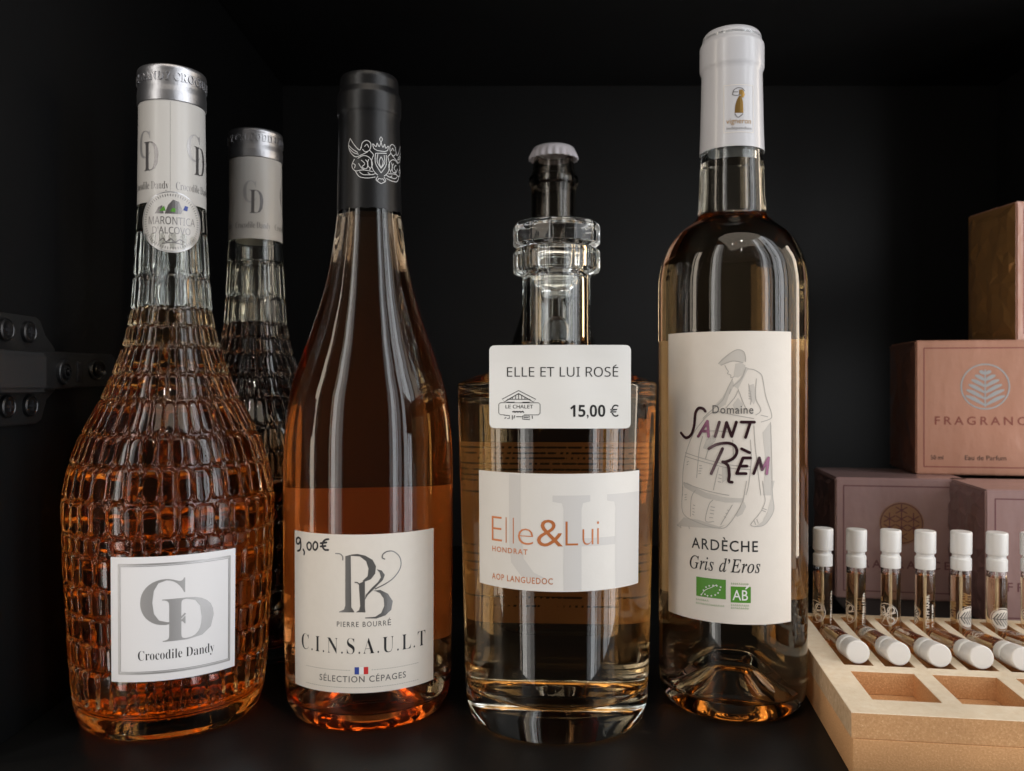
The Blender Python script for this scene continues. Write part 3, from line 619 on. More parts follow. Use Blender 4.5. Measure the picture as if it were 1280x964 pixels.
capp = rounded([(14.3, 223.4), (14.55, 223.3), (14.3, 240), (13.75, 264, 1), (13.9, 266.5, .5), (14.45, 267.6, .6), (14.45, 275.4, .6), (13.5, 277.8, .7), (13.2, 278.6, .5), (13.25, 282.8, .8), (12.6, 285.0, .8), (0, 284.8)], 4)
def ragged(r, z, a): return r
cpo = lathe('capsule', capp, M['black_cap'], ci, 128, 60)
for v in cpo.data.vertices:
    if v.co.z < .2236:
        t = math.atan2(v.co.x, -v.co.y); v.co.z += .0005*math.sin(t*5+1)*max(0, math.sin(t*2.3))+.0002*math.sin(t*17)
fc3 = wrap(radius_at([(r, z) for r, z in capp if z < 265 and r > 13.8]+[(13.75, 262)]))
strokes('crest', CREST, .30, fc3, M['white_line'], cpo, .1)
f3 = wrap(radius_at(body3))
lb = sheet('front_label', -36.4, 18.1, 30.2, 83.6, f3, M['cream_paper'], ci, .18, .06, 64, 16)
strokes('handwritten_price', HAND_PRICE, .82, f3, M['marker'], lb, .32)
fills('monogram', MONO_FILLS, f3, M['mono_silver'], lb, .30)
strokes('monogram', MONO_LINES, .45, f3, M['mono_silver'], lb, .34)
text('lettering', 'PIERRE BOURR', (-13.4, 45.5, 7.0, 47.7), f3, M['grey_ink'], lb, 'plain', .3, .003, 1.25)
text('lettering', 'É', (7.5, 45.5, 8.9, 48.6), f3, M['grey_ink'], lb, 'plain', .3, .003)
text('lettering', 'C.I.N.S.A.U.L.T', (-31.4, 34.3, 25.2, 40.9), f3, M['ink'], lb, 'serif', .3, -.013, 1.2)
text('lettering', 'SÉLECTION CÉPAGES', (-21.4, 22.6, 15.4, 25.9), f3, M['grey_ink'], lb, 'plain', .3, .004, 1.15)
dots = lambda z, a, b: [[(a+i*1.05, z), (a+i*1.05+.42, z)] for i in range(int((b-a)/1.05))]
strokes('dotted_rule', dots(27.6, -28.4, -7.2)+dots(27.6, 1.0, 22.6)+dots(20.4, -28.4, 22.6), .22, f3, M['grey_ink'], lb, .3, False)
for c, a in (('blue', -6.0), ('white_ink', -4.15), ('red', -2.3)):
    fills('flag_stripe', [[(a, 25.9), (a+1.85, 25.9), (a+1.85, 28.9), (a, 28.9)]], f3, M[c], lb, .3)
f3b = wrap(radius_at(body3))
def backlabel(parent, f, w, z0, z1, r, m, t=.15):
    g = lambda u, z, off=0.0: f(u+math.pi*r, z, off); g.round = True
    return sheet('back_label', -w, z0, w, z1, g, m, parent, t, .06, 60, 6), g
backlabel(ci, f3, 40, 22, 96, 37.9, M['back_paper'])

# --- straight sided bottle with glass stopper
X4, Y4 = .0198, .375
el = thing('wine_bottle', 'wide straight sided bottle of pale rosé with clear glass stopper, carrying the price sticker', 'wine bottle', (X4, Y4, 0), facing(X4, Y4))
body4 = [(38.8, 2.6), (40.2, 8), (40.9, 24), (41.5, 45), (42.2, 75), (43.0, 105), (43.6, 128), (44.1, 141)]
OUT4 = [(0, 1.6), (22, 1.4)] + rounded([(30, .5), (34.5, 0, 2), (37.6, .8, 2)], 4)[1:] + body4 + rounded([(44.1, 141), (44.2, 146.2, 1.8), (41, 147.4, 2), (30, 151.2, 8), (16.6, 157.5, 5), (15.1, 164, 3), (15.1, 193.5, .8), (18.6, 194.8, .6), (19.4, 196.4, .7), (19.4, 203.8, .7), (18.6, 205.4, .5), (16.5, 205.6, .4), (12.2, 205.6, .5), (11.6, 204.6)], 5)[1:]
IN4 = [(0, 14.6), (20, 14.4)] + rounded([(30, 14.2), (37.6, 14.4, 4), (38.4, 22, 3), (39.8, 75, 2), (41.0, 128, 2), (41.3, 139, 4), (38.5, 143.6, 4), (26, 148.2, 6), (13.2, 153, 6), (11.5, 160, 4), (11.5, 204.6)], 5)
def facet(r, z, a):
    if r < 16.8 or z < 190: return r
    s = math.pi/6; return r*1.012*math.cos(s/2)/math.cos((a+.1) % s-s/2)
shell('glass_body', OUT4, IN4, 164.2, M['clear'], el, 144, None, facet)
liquid_body('wine', IN4, 164.2, M['wine_pale'], el, 144)
stp = lathe('glass_stopper', rounded([(0, 186.6), (6.6, 186.8, 1), (7.6, 189, .8), (7.9, 196, .6), (8.6, 196.6, .5), (9.2, 204.6, .6), (17.4, 206.0, .5), (19.3, 207.6, .6), (19.4, 215.2, .7), (18.4, 217.0, .6), (10, 216.9, .5), (9.0, 215.4, .5), (0, 215.2)], 4), M['acrylic'], el, 144, 27, facet)
lathe('stopper_gasket', rounded([(8.05, 189.6), (9.6, 189.6, .3), (9.9, 191.4, .3), (9.6, 193.2, .3), (8.15, 193.2)], 3), M['frosted'], stp, 64)
lathe('plug', rounded([(0, 184.2), (6.0, 184.4, .8), (6.9, 186.0, .6), (6.9, 186.4), (0, 186.4)], 3), M['frosted'], stp, 64)
lathe('neck_bead', [(0, 164.6), (5.6, 164.8)] + spline([(5.9, 166), (5.9, 170.4), (4.8, 173.6), (2.6, 175.6), (0, 176.2)], 4), M['frosted'], el, 48, 50)
f4 = wrap(radius_at(body4))
le = sheet('front_label', -35.8, 63.2, 39.1, 110.1, f4, M['elle_paper'], el, .18, .06, 72, 14)
H = []
H.append([(-1.5, 101.5), (13.6, 101.5), (13.6, 99.0), (10.6, 98.4), (10.0, 96), (10.0, 63.6), (2.8, 63.6), (2.8, 96), (2.2, 98.4), (-1.5, 99.0)])
H.append([(21.0, 101.5), (39.0, 101.5), (39.0, 63.6), (32.5, 63.6), (25.0, 63.6), (25.0, 96), (24.4, 98.4), (21.0, 99.0)])
H.append([(10.1, 84.4), (24.9, 84.4), (24.9, 81.2), (10.1, 81.2)])
H.append([(-19.5, 109.5), (-14.5, 109.5), (-14.5, 90.4), (-13.2, 76), (-9, 70.6), (-4.4, 68.6), (-14, 68.6), (-18.6, 74), (-19.5, 82)])
fills('watermark', H, f4, mat('watermark_ink', (.61, .595, .58), .5), le, .28)
text('lettering', 'E', (-28.1, 81.9, -22.9, 91.9), f4, M['orange_ink'], le, 'plain', .34, -.018)
for a in (-20.9, -17.6): strokes('lettering', [[(a, 81.8), (a, 91.8)]], .42, f4, M['orange_ink'], le, .34, False)
text('lettering', 'e', (-15.6, 81.5, -9.2, 88.0), f4, M['orange_ink'], le, 'plain', .34, -.018)
text('lettering', '&', (-7.7, 81.2, 2.6, 91.9), f4, M['orange_ink'], le, 'serif', .34, -.008)
text('lettering', 'L', (3.6, 81.7, 8.6, 91.2), f4, M['orange_ink'], le, 'plain', .34, -.018)
text('lettering', 'u', (10.4, 81.7, 14.9, 88.0), f4, M['orange_ink'], le, 'plain', .34, -.018)
text('lettering', 'i', (16.5, 81.8, 17.3, 91.0), f4, M['orange_ink'], le, 'plain', .34, -.012)
text('lettering', 'HONDRAT', (-27.9, 77.5, -11.5, 79.7), f4, M['orange_ink'], le, 'plain', .34, .012, 1.2)
text('lettering', 'AOP LANGUEDOC', (-28.1, 66.1, -1.4, 68.6), f4, M['orange_ink'], le, 'plain', .34, .006, 1.15)
bk, gb = backlabel(el, f4, 48, 34, 119, 42.8, M['back_kraft'])
rg = random.Random(4)
rows = []
for z in (116.5, 113.8, 111.4, 108.8, 106, 103.4, 100.8, 98, 95.4, 70, 66, 62, 58, 46, 42):
    u = -44
    while u < 44:
        w = rg.uniform(.7, 2.6); rows.append([(u, z), (u+w, z)]); u += w+rg.uniform(.4, 1.3)
strokes('back_print', rows, 1.0, gb, M['ink'], bk, .03, False)

# --- round shouldered bottle with white capsule
X5, Y5 = .1015, .388
sr = thing('wine_bottle', 'tall round shouldered bottle with white capsule, its label showing a man and barrel', 'wine bottle', (X5, Y5, 0), facing(X5, Y5))
body5 = [(32.2, 6), (33.1, 12), (33.3, 60), (33.4, 120), (33.45, 175), (33.4, 190)] + spline([(33.2, 194), (31.9, 201.6), (29.0, 208.6), (24.6, 214.6), (19.6, 218.8), (16.3, 221.8), (15.3, 225), (14.9, 232), (14.4, 245), (13.9, 256)], 6)
OUT5 = rounded([(0, 20), (6, 19.4, 4), (13, 11, 4), (20, 3.4, 5), (24.5, 0, 2), (28.4, .6, 3), (31, 3, 2)], 6) + body5 + [(13.4, 304)]
IN5 = [(0, 26), (6, 25.2), (12.5, 19.5), (18, 11)] + spline([(23.5, 8.0), (28.0, 8.6), (30.0, 12), (30.6, 20), (30.8, 60), (30.9, 120), (30.95, 175), (30.9, 190), (29.4, 199), (26.2, 206.0), (21.8, 211.6), (16.4, 216.0), (12.9, 219.6), (11.9, 225), (11.4, 232), (11.0, 245), (10.4, 304)], 6)
shell('glass_body', OUT5, IN5, 247.4, M['clear'], sr)
liquid_body('wine', IN5, 247.4, M['wine_gris'], sr)
cap5 = rounded([(14.2, 251.8), (14.6, 251.7), (14.2, 262), (13.65, 287.6, 1), (13.9, 288.8, .5), (14.5, 290.2, .7), (14.5, 300.8, .7), (13.6, 302.4, .8), (13.3, 303.4, .5), (13.1, 305.2, 1.6), (11.6, 307.2, 1.6), (0, 307.1)], 5)
cpw = lathe('capsule', cap5, M['white_cap'], sr, 128, 60)
fc5 = wrap(radius_at([(14.6, 251.7), (14.2, 262), (13.65, 287.6)]))
strokes('emblem_frame', [[(-3.4, 257.8), (-3.4, 279.0)], [(10.0, 257.8), (10.0, 279.0)]] + [[(-3.4+13.4*i/14, z) for i in range(15)] for z in (257.8, 279.0)], .26, fc5, M['cream_paper'], cpw, .1, False)
fills('emblem_figure', VIGN_FILL, fc5, M['gold'], cpw, .1)
strokes('emblem_line', VIGN_LINE, .28, fc5, M['grey_ink'], cpw, .12)
text('lettering', 'vigneron', (-2.4, 260.9, 8.8, 263.9), fc5, M['gold_ink'], cpw, 'plain', .1)
text('lettering', 'indépendant', (-2.2, 258.6, 9.2, 260.3), fc5, M['grey_ink'], cpw, 'plain', .1, -.01)
f5 = wrap(radius_at(body5))
l5 = sheet('front_label', -31.9, 44.0, 27.4, 168.0, f5, M['gris_paper'], sr, .18, .06, 60, 20)
fills('man_and_barrel_shading', DRAW_FILLS, f5, M['fill_ink'], l5, .27)
strokes('man_and_barrel_drawing', DRAW_LINES, .30, f5, M['line_ink'], l5, .34)
text('lettering', 'Domaine', (-7.9, 133.1, 8.8, 136.6), f5, M['grey_ink'], l5, 'plain', .52, .002, 1.1)
strokes('name_lettering', [p for c, p in NAME_STROKES if c == 0], 1.22, f5, M['plum'], l5, .56)
lit_ = [p for c, p in NAME_STROKES if c == 1]  # strokes whose foil sheen is painted in as a lighter plum
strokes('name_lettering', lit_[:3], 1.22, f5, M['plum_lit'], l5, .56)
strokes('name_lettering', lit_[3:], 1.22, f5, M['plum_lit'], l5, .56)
text('lettering', 'ARDÈCHE', (-17.4, 74.7, 10.8, 80.6), f5, M['ink'], l5, 'plain', .34, .008, 1.15)
text('lettering', 'Gris d’Eros', (-18.4, 65.8, 11.8, 71.8), f5, M['ink'], l5, 'italic', .34, .006, 1.08)
fills('organic_mark', [[(-15.2+i*1.28, 54.3) for i in range(11)] + [(-2.4-i*1.28, 62.6) for i in range(11)]], f5, M['green'], l5, .3)
def star(u, z, r):
    return [(u+(r if i % 2 == 0 else r*.45)*math.sin(math.pi*i/5), z+(r if i % 2 == 0 else r*.45)*math.cos(math.pi*i/5)) for i in range(10)]
fills('organic_star', [star(u, z, .52) for u, z in LEAF_DOTS], f5, M['white_ink'], l5, .34)
strokes('organic_mark_line', [[LEAF_DOTS[0], (-11.0, 57.4), (-8.4, 58.8), (-6.2, 60.2)]], .25, f5, M['white_ink'], l5, .34)
fills('bio_mark', [[(-.4+i*1.64, 53.2) for i in range(6)] + [(7.8-i*1.64, 60.0) for i in range(6)]], f5, M['green'], l5, .3)
text('bio_lettering', 'AB', (.3, 54.2, 6.6, 58.6), f5, M['white_ink'], l5, 'plain', .34, .006)
fills('bio_leaf', [[(5.4, 59.0), (6.0, 60.2), (7.2, 61.0), (6.9, 59.8), (5.9, 59.0)]], f5, M['white_ink'], l5, .36)
rg = random.Random(9); tiny = []
for z, a, b in ((52.9, -15.2, -9.6), (51.3, -15.2, -2.4), (61.2, -.2, 7.6), (52.1, -.2, 7.6), (50.9, -.2, 7.6)):
    u = a
    while u < b-.5:
        w = rg.uniform(.3, .7); tiny.append([(u, z-.45), (u+w*.3, z+.45), (u+w, z-.3)]); u += w+.35
strokes('small_print', tiny, .16, f5, M['green'], l5, .3, False)
backlabel(sr, f5, 34, 44, 167, 33.4, M['back_paper'])

# --- price sticker standing against the straight bottle
n4 = Vector((-X4, -Y4, 0)).normalized(); right4 = Vector((-n4.y, n4.x, 0))
pc = Vector((X4, Y4, 0)) + n4*.04475 + right4*.0014
ps = thing('price_sticker', 'white rounded price sticker reading 15,00 € on the front of the straight sided bottle', 'price label', (pc.x, pc.y, .130), 0)
frot = flat((0, 0, 0), right4, (0, 0, 1), n4)
def fst(u, z, off=0.0):
    c = .35*math.sin(u*.11+.6)*(z/40) + .25*math.sin(u*.21+z*.1) - 2.2*(u/28)**2 + .9*max(0, (z-18)/13)**2
    return frot(u, z, off + c)
fst.round = False
sheet('sticker', -28.0, -1.9, 27.9, 30.9, fst, mat('sticker_paper', (.80, .80, .785), .42, coat=.2, coat_rough=.3, bump=[(45, .5, .0012, (1, 1, 1))]), ps, .16, 0, 40, 20, rad=2.0)
def sp(X, Y):   # sticker crop pixels to sticker mm
    return (-28.0+(X-73)*55.9/980, 30.9-(Y-68)*32.8/572)
def sbox(X0, Y0, X1, Y1): a = sp(X0, Y1); b = sp(X1, Y0); return (a[0], a[1], b[0], b[1])
text('lettering', 'ELLE ET LUI ROSE', sbox(197, 218, 965, 285), fst, M['ink'], ps, 'sans', .24, -.004)
strokes('accent', [[sp(932, 218), sp(950, 205)]], .36, fst, M['ink'], ps, .24, False)
text('lettering', '15,00 €', sbox(635, 476, 968, 572), fst, M['ink'], ps, 'sansbold', .24, .0)
logo = [[(278, 380), (163, 440), (180, 458), (278, 402), (380, 458), (398, 440), (278, 380)], [(195, 448), (278, 400), (365, 448)], [(278, 405), (278, 440)], [(235, 425), (235, 440)], [(322, 425), (322, 440)], [(200, 440), (360, 440)],
        [(195, 460), (250, 460)], [(305, 460), (357, 460)], [(258, 410), (258, 440)], [(300, 410), (300, 440)]]
strokes('chalet_logo', [[sp(*q) for q in l] for l in logo], .26, fst, M['ink'], ps, .24, False)
strokes('chalet_logo', [[sp(*q) for q in [(152, 464), (416, 464), (427, 474), (427, 536), (416, 547), (152, 547), (140, 536), (140, 474), (152, 464)]]], .24, fst, M['ink'], ps, .24, False)
text('lettering', 'LE CHALET', sbox(187, 478, 378, 503), fst, M['ink'], ps, 'sans', .24, .006)
strokes('small_print', [[sp(X, 526-3*(k % 2)), sp(X+7, 526+4*(k % 2))] for k, X in enumerate(range(237, 316, 10))], .42, fst, M['ink'], ps, .24, False)
strokes('chalet_logo', [[sp(*q) for q in l] for l in [[(175, 550), (215, 552), (215, 572), (200, 572)], [(235, 550), (235, 580)], [(252, 550), (245, 572)], [(262, 560), (300, 560)], [(305, 555), (355, 555), (355, 580), (305, 576), (305, 555)], [(312, 566), (348, 566)], [(372, 552), (375, 574)], [(180, 572), (192, 566)]]], .3, fst, M['ink'], ps, .24, False)

# --- crown capped bottle behind
X6, Y6 = .0270, .545
cr = thing('crown_cap_bottle', 'dark glass bottle with white crown cap standing behind the glass stopper', 'bottle', (X6, Y6, 0), facing(X6, Y6))
b6 = spline([(30.5, 4), (31.5, 10), (31.8, 60), (31.8, 140), (30.8, 156), (27.4, 172), (22.8, 186), (18.0, 204), (15.4, 226), (14.6, 250), (14.5, 270)], 6) + rounded([(14.5, 272), (15.2, 274, .6), (16.0, 275.4, .8), (16.0, 279.4, .8), (14.6, 281, .6), (13.6, 284, .6), (13.1, 290), (12.6, 293.4)], 3)
OUT6 = [(0, 3), (20, 2)] + rounded([(24, .4), (28, 0, 2), (30.2, 2)], 3)[1:] + b6
IN6 = [(0, 7), (27, 7)] + [(max(r-2.6, 8), z+1) for r, z in b6 if z > 9 and z < 270] + [(9.6, 293.4)]
shell('glass_body', OUT6, IN6, 150, M['brownglass'], cr)
liquid_body('drink', IN6, 150, liquid('dark_drink', (30, 75, 110)), cr)
crown = lambda r, z, a: r*(1+.035*math.sin(21*a)*max(0, min(1, (297.2-z)/4))) if r > 12 else r
lathe('crown_cap', rounded([(14.6, 291.4), (15.7, 291.2), (15.4, 293, .5), (14.3, 296.2, 1), (13.2, 298.6, 1.4), (10.5, 299.8, 1), (0, 300.3)], 4), M['crown'], cr, 252, 70, crown)

# ---------------------------------------------------------------- perfume boxes on a low black riser
YAW = -R(9)
def film(name, col, rough, metal, bs=.003, sc=30, coat=.6):
    return mat(name, col, rough, metal, coat=coat, coat_rough=.08, bump=[(sc, .55, bs, (1, 1, .45)), (sc*4, .25, bs*.3, (1, 1, 1))])
rose = film('rose_card', (.53, .26, .17), .42, .05); mauve = film('mauve_card', (.36, .225, .21), .42, .05); mauve_d = film('shaded_mauve_card', (.22, .12, .11), .4, .1)
rose_d = film('shaded_rose_card', (.20, .09, .06), .4, .1)  # both side cards: front colour darkened, shade of the sides painted in
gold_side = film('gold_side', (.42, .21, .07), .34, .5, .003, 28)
edge_ink = mat('rose_line', (.28, .08, .06), .5); edge_mauve = mat('mauve_line', (.16, .06, .065), .5)
text_rose = mat('rose_lettering', (.27, .075, .05), .45); bronze = mat('bronze_foil', (.42, .25, .15), .38, .7)
rs = thing('display_riser', 'low black board under the perfume boxes, behind the wooden tray', 'riser', (.1955, .462, 0), YAW)
bevel_box('board', (-.004, 0, .0001, .225, .165, .0124), M['wall'], rs, .0006)
def perfume_box(label, O, z0, rz, w, d, h, front, side, line, emb, group, lettering=True, txtmat=None):
    t = thing('perfume_box', label, 'perfume box', (O[0], O[1], z0), rz, group)
    V, F = boxdata(0, 0, 0, w, d, h)
    bm = bmesh.new(); vs = [bm.verts.new(v) for v in V]
    for k, f in enumerate(F):
        fc = bm.faces.new([vs[i] for i in f]); fc.material_index = 0 if k in (2, 1) else 1
    bmesh.ops.bevel(bm, geom=bm.edges[:], offset=.0009, segments=2, affect='EDGES')
    autosmooth(from_bm('carton', bm, [front, side], t), 50)
    W_, H_ = w*1000, h*1000; ff = flat((0, 0, 0), (1, 0, 0), (0, 0, 1), (0, -1, 0))
    i = 5.0
    strokes('frame_line', [[(i, i), (W_-i, i)], [(i, H_-i), (W_-i, H_-i)], [(i, i), (i, H_-i)], [(W_-i, i), (W_-i, H_-i)]], .7, ff, line, t, .06, False)
    # film folds on the side: thin triangular flaps of the wrapping
    fs_ = flat((0, d, 0), (0, -1, 0), (0, 0, 1), (-1, 0, 0)); D_ = d*1000
    nx, nz_ = 9, 14; rq = random.Random(int(O[0]*1e4)); V = []; Fq = []
    for b in range(nz_+1):
        for a in range(nx+1):
            u, z = 1+(D_-2)*a/nx, 1+(H_-2)*b/nz_
            if 0 < a < nx and 0 < b < nz_: u += rq.uniform(-2, 2); z += rq.uniform(-2, 2)
            du, dz = u-D_/2, z-H_/2; ang = math.atan2(dz, du)
            o_ = .3 + rq.uniform(0, 1.0) + 1.2*abs(math.sin(ang*4+.6)) if 0 < a < nx and 0 < b < nz_ else .08
            V.append(fs_(u, z, o_))
    for b in range(nz_):
        for a in range(nx):
            k = b*(nx+1)+a
            if (a+b) % 2: Fq += [(k, k+1, k+nx+2), (k, k+nx+2, k+nx+1)]
            else: Fq += [(k, k+1, k+nx+1), (k+1, k+nx+2, k+nx+1)]
    autosmooth(new('wrapping_film', V, Fq, side, t), 4)
    for tri in ([(1.5, 1.5), (D_-1.5, 1.5), (D_*.5, D_*.36)], [(1.5, H_-1.5), (D_-1.5, H_-1.5), (D_*.5, H_-D_*.36)]):
        q = [fs_(a, b, 1.1 if k == 2 else .9) for k, (a, b) in enumerate(tri)]
        o_ = new('wrap_fold', q + [fs_(a, b, .1) for a, b in tri], [(0, 1, 2), (5, 4, 3), (0, 3, 4, 1), (1, 4, 5, 2), (2, 5, 3, 0)], side, t)
    cx = W_/2
    if emb == 'leaf':
        cz, r = 56.5, 14.2
        ringp = [(cx+r*math.cos(2*math.pi*k/60), cz+r*math.sin(2*math.pi*k/60)) for k in range(61)]
        strokes('emblem_ring', [ringp], .9, ff, M['emblem'], t, .12, False)
        lv = []
        for k in range(6):
            z_ = cz-12+k*4.0; L_ = (12.0, 11.5, 10.2, 8.4, 6.2, 3.6)[k]
            for sgn in (-1, 1): lv.append([(cx, z_), (cx+sgn*L_*.55, z_+L_*.34), (cx+sgn*L_*.97, z_+L_*.52)])
        strokes('emblem_leaf', lv+[[(cx, cz-13), (cx, cz+11)]], 2.3, ff, M['emblem'], t, .14, taper=True)
    elif emb == 'disc':
        cz, r = 47.5, 13
        dp = [(cx+r*math.cos(2*math.pi*k/48), cz+r*math.sin(2*math.pi*k/48)) for k in range(48)]
        fills('emblem_disc', [dp], ff, bronze, t, .12)
        pet = [[(cx+12.2*math.cos(2*math.pi*k/60), cz+12.2*math.sin(2*math.pi*k/60)) for k in range(61)]]
        for cu in (-7, 0, 7):
            for czz in (-8.1, -2.7, 2.7, 8.1):
                if math.hypot(cu, czz) > 8.8: continue
                for k in range(3):
                    a = k*math.pi/3+math.pi/6; l = 3.6
                    pet.append([(cx+cu-l*math.cos(a), cz+czz-l*math.sin(a)), (cx+cu, cz+czz), (cx+cu+l*math.cos(a), cz+czz+l*math.sin(a))])
        strokes('emblem_lines', pet, .6, ff, edge_mauve, t, .2, False)
    tm = txtmat or text_rose
    text('lettering', 'FRAGRANCE', (cx-30, 32.0, cx+30, 37.4) if emb == 'leaf' else (cx-28, 19.5, cx+28, 24.5), ff, tm, t, 'plain', .12, .012, 1.45)
    if emb == 'leaf':
        text('lettering', '50 ml', (9, 9.6, 16.5, 12.4), ff, M['ink'], t, 'plain', .12)
        text('lettering', 'Eau de Parfum', (cx-12, 9.6, cx+12.4, 12.6), ff, M['ink'], t, 'plain', .12)
    return t
G = 'perfume boxes stacked at the right'
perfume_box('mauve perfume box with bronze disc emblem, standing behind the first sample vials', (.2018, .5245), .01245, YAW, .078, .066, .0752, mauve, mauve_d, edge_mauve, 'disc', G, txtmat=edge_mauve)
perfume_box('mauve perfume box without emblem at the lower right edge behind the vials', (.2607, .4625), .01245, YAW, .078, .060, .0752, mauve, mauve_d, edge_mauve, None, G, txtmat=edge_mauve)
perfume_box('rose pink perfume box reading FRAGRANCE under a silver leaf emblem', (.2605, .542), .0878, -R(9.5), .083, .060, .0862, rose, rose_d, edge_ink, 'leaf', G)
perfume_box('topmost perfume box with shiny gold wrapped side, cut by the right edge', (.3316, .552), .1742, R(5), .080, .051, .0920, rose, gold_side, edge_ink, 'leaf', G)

# ---------------------------------------------------------------- wooden sample tray
TY = -R(8)
tray = thing('sample_tray', 'pale two layer wooden tray holding vials in slots, empty square wells in front', 'tray', (.1258, .31, 0), TY)
bevel_box('lower_layer', (0, 0, .0001, .150, .139, .0146), [M['mdf'], M['side_ply']], tray, .0003)
lowl = [o for o in bpy.data.objects if o.name.startswith('lower_layer')][0]
for p in lowl.data.polygons:
    if p.normal.x < -.7: p.material_index = 0
cuts = []
SL = [.0165+.0169*i for i in range(8)]
for u in SL: cuts.append((u-.0061, .0555, u+.0061, .1335))
for k in range(4): cuts.append((.011+.0325*k, .0148, .011+.0325*k+.0252, .0475))
xs = sorted({-.0004, .150} | {c[0] for c in cuts} | {c[2] for c in cuts}); ys = sorted({.0004, .139} | {c[1] for c in cuts} | {c[3] for c in cuts})
def solid(i, j):
    if i < 0 or j < 0 or i >= len(xs)-1 or j >= len(ys)-1: return False
    cx, cyy = (xs[i]+xs[i+1])/2, (ys[j]+ys[j+1])/2
    return not any(c[0] < cx < c[2] and c[1] < cyy < c[3] for c in cuts)
bm = bmesh.new(); za, zb = .0148, .0243; cache = {}
def vert(x, y, z):
    k = (round(x, 6), round(y, 6), round(z, 6))
    if k not in cache: cache[k] = bm.verts.new((x, y, z))
    return cache[k]
for i in range(len(xs)-1):
    for j in range(len(ys)-1):
        if not solid(i, j): continue
        x0, x1, y0, y1 = xs[i], xs[i+1], ys[j], ys[j+1]
        f = bm.faces.new([vert(x0, y0, zb), vert(x1, y0, zb), vert(x1, y1, zb), vert(x0, y1, zb)]); f.material_index = 0
        f = bm.faces.new([vert(x0, y1, za), vert(x1, y1, za), vert(x1, y0, za), vert(x0, y0, za)]); f.material_index = 1
        for (a, b, ii, jj) in (((x0, y0), (x1, y0), i, j-1), ((x1, y0), (x1, y1), i+1, j), ((x1, y1), (x0, y1), i, j+1), ((x0, y1), (x0, y0), i-1, j)):
            if not solid(ii, jj):
                f = bm.faces.new([vert(*a, za), vert(*b, za), vert(*b, zb), vert(*a, zb)])
                f.material_index = 2 if ii < 0 else 1
bmesh.ops.dissolve_limit(bm, angle_limit=.01, verts=bm.verts[:], edges=bm.edges[:], delimit={'MATERIAL'})
bmesh.ops.bevel(bm, geom=[e for e in bm.edges if len(e.link_faces) == 2 and e.calc_face_angle(0) > .5 and all(abs(v.co.z-zb) < 1e-6 for v in e.verts)], offset=.00022, segments=1, affect='EDGES')
from_bm('upper_layer', bm, [M['veneer'], M['mdf'], M['side_ply']], tray)
fr_ = flat((0, 0, 0), (1, 0, 0), (0, 0, 1), (0, -1, 0))

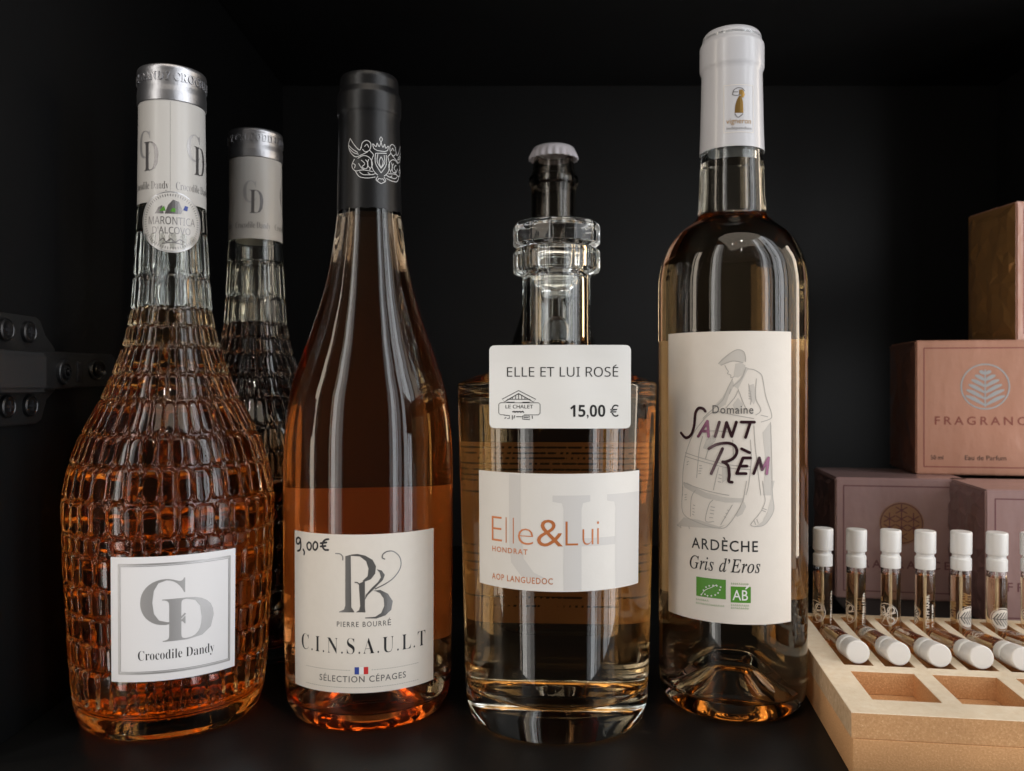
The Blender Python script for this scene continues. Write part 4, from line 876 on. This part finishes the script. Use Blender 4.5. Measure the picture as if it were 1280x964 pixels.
# sample vials
def vial(kind):
    v = thing('sample_vial', '', 'perfume vial', (0, 0, 0), 0, 'white capped sample vials in the tray')
    out = rounded([(0, .3), (3.4, 0, .8), (4.5, .5, .8), (4.7, 2, .4), (4.7, 36.5, .6), (4.2, 38.2, .5), (4.0, 42)], 3)
    inn = rounded([(0, 1.6), (3.1, 1.5, .8), (3.9, 2.6, .6), (3.95, 35.8, .6), (3.2, 38, .5), (3.1, 42)], 3)
    shell('glass_tube', out, inn, 34.2, M['vialglass'], v, 32)
    liquid_body('perfume', inn, 34.2, M['perfume'], v, 32)
    lathe('dip_tube', [(0, 3), (.55, 3), (.55, 42), (0, 42)], M['tube'], v, 10)
    lathe('spray_collar', rounded([(0, 37.4), (4.75, 37.4, .2), (4.85, 37.6, .2), (4.85, 43.2, .4), (4.2, 43.7, .2), (4.1, 46.4, .2), (0, 46.4)], 3), M['cap_white'], v, 40, 30)
    lathe('cap', rounded([(0, 45.4), (4.8, 45.4, .2), (5.0, 45.8, .3), (5.0, 56.2, .5), (4.6, 56.7, .4), (0, 56.5)], 3), M['cap_white'], v, 40, 30)
    fv = wrap(lambda z: 4.7)
    c = (0, 14.0); r = 5.6
    rp = [(c[0]+r*math.cos(2*math.pi*k/40), c[1]+r*math.sin(2*math.pi*k/40)) for k in range(41)]
    ri = [(c[0]+(r-.7)*math.cos(2*math.pi*k/40), c[1]+(r-.7)*math.sin(2*math.pi*k/40)) for k in range(40)]
    strokes('print_ring', [rp], .32, fv, M['print_cream'], v, .05, False)
    if kind == 'leaf':
        lv = []
        for k in range(6):
            x = -3.6+k*1.3
            for s in (-1, 1): lv.append([(x-.2, c[1]+s*.45), (x+1.4+.2*k, c[1]+s*(3.5-.4*abs(k-2)))])
        fills('print_disc', [ri], fv, M['print_cream'], v, .05)
        strokes('print_leaf', lv+[[(-4.4, c[1]), (4.6, c[1])]], .42, fv, M['ink'], v, .09, False)
    else:
        lv = []
        for k in range(4):
            a = k*math.pi/4+.3; lv.append([(c[0]-4.6*math.cos(a), c[1]-4.6*math.sin(a)), (0, c[1]), (4.6*math.cos(a), c[1]+4.6*math.sin(a))])
        lv += [[(2.2+1.6*math.cos(t), c[1]+2.6+1.6*math.sin(t)) for t in [2*math.pi*q/14 for q in range(15)]], [(-2.4+1.7*math.cos(t), c[1]+1.9+1.7*math.sin(t)) for t in [2*math.pi*q/14 for q in range(15)]], [(2.2+1.6*math.cos(t), c[1]-2.6+1.6*math.sin(t)) for t in [2*math.pi*q/14 for q in range(15)]]]
        strokes('print_motif', lv, .5, fv, M['print_cream'], v, .05, False)
    rg = random.Random(3 if kind == 'leaf' else 5); tx = []
    for u0, a, b, w in ((9.5, 8.5, 24, 1.3), (12.2, 9, 20, .7), (-10.5, 8, 21, 1.1)):
        z = a
        while z < b:
            h_ = rg.uniform(.7, 1.2)
            tx.append([(u0-w/2, z), (u0+w/2, z+.05)]); 
            if rg.random() < .8: tx.append([(u0-w/2, z), (u0-w/2+rg.choice((0, w)), z+h_)])
            if rg.random() < .5: tx.append([(u0, z), (u0, z+h_)])
            z += h_+.45
    strokes('print_lettering', tx, .42, fv, M['print_cream'], v, .05, False)
    return v
protos = {'leaf': vial('leaf'), 'motif': vial('motif')}
used = set()
def place(kind, T, label):
    p = protos[kind]
    if kind in used: p = copy_tree(p)
    used.add(kind)
    p.matrix_world = T; p['label'] = label
    return p
TM = Matrix.Translation((.1258, .31, 0)) @ Matrix.Rotation(TY, 4, 'Z')
ordn = ['leftmost', 'second', 'third', 'fourth', 'fifth', 'sixth', 'seventh']
stand = [('motif', -62, 'pale motif at its left side'), ('motif', -78, 'only a sliver of round print'), ('motif', -40, 'woven round print facing left'), ('leaf', -118, 'upright pale lettering in front'), ('leaf', 30, 'leaf print at its right side'), ('leaf', 12, 'leaf print facing front'), ('motif', -30, 'cut by the right edge')]
for i, (k, rot, lb_) in enumerate(stand):
    T = TM @ Matrix.Translation((SL[i]+random.uniform(-.0004, .0004), .1275+random.uniform(-.0006, .0006), .0147)) @ Matrix.Rotation(R(rot), 4, 'Z') @ Matrix.Rotation(R(random.uniform(-1.2, 1.2)), 4, 'X')
    place(k, T, '%s upright white capped vial in the tray, %s' % (ordn[i], lb_))
tilt = math.asin(.0078/.0565)
for i in range(6):
    # lying: cap towards the front resting on the slot's front rim, foot down in the slot
    T = TM @ Matrix.Translation((SL[i]+random.uniform(-.0003, .0003),   .1142, .0212)) @ Matrix.Rotation(R(90)-tilt, 4, 'X') @ Matrix.Rotation(R((150, 200, 95, 20, 240, 130)[i]), 4, 'Z')
    place('leaf' if i % 2 else 'motif', T, '%s lying vial in the tray, white cap end towards the front' % ordn[i])
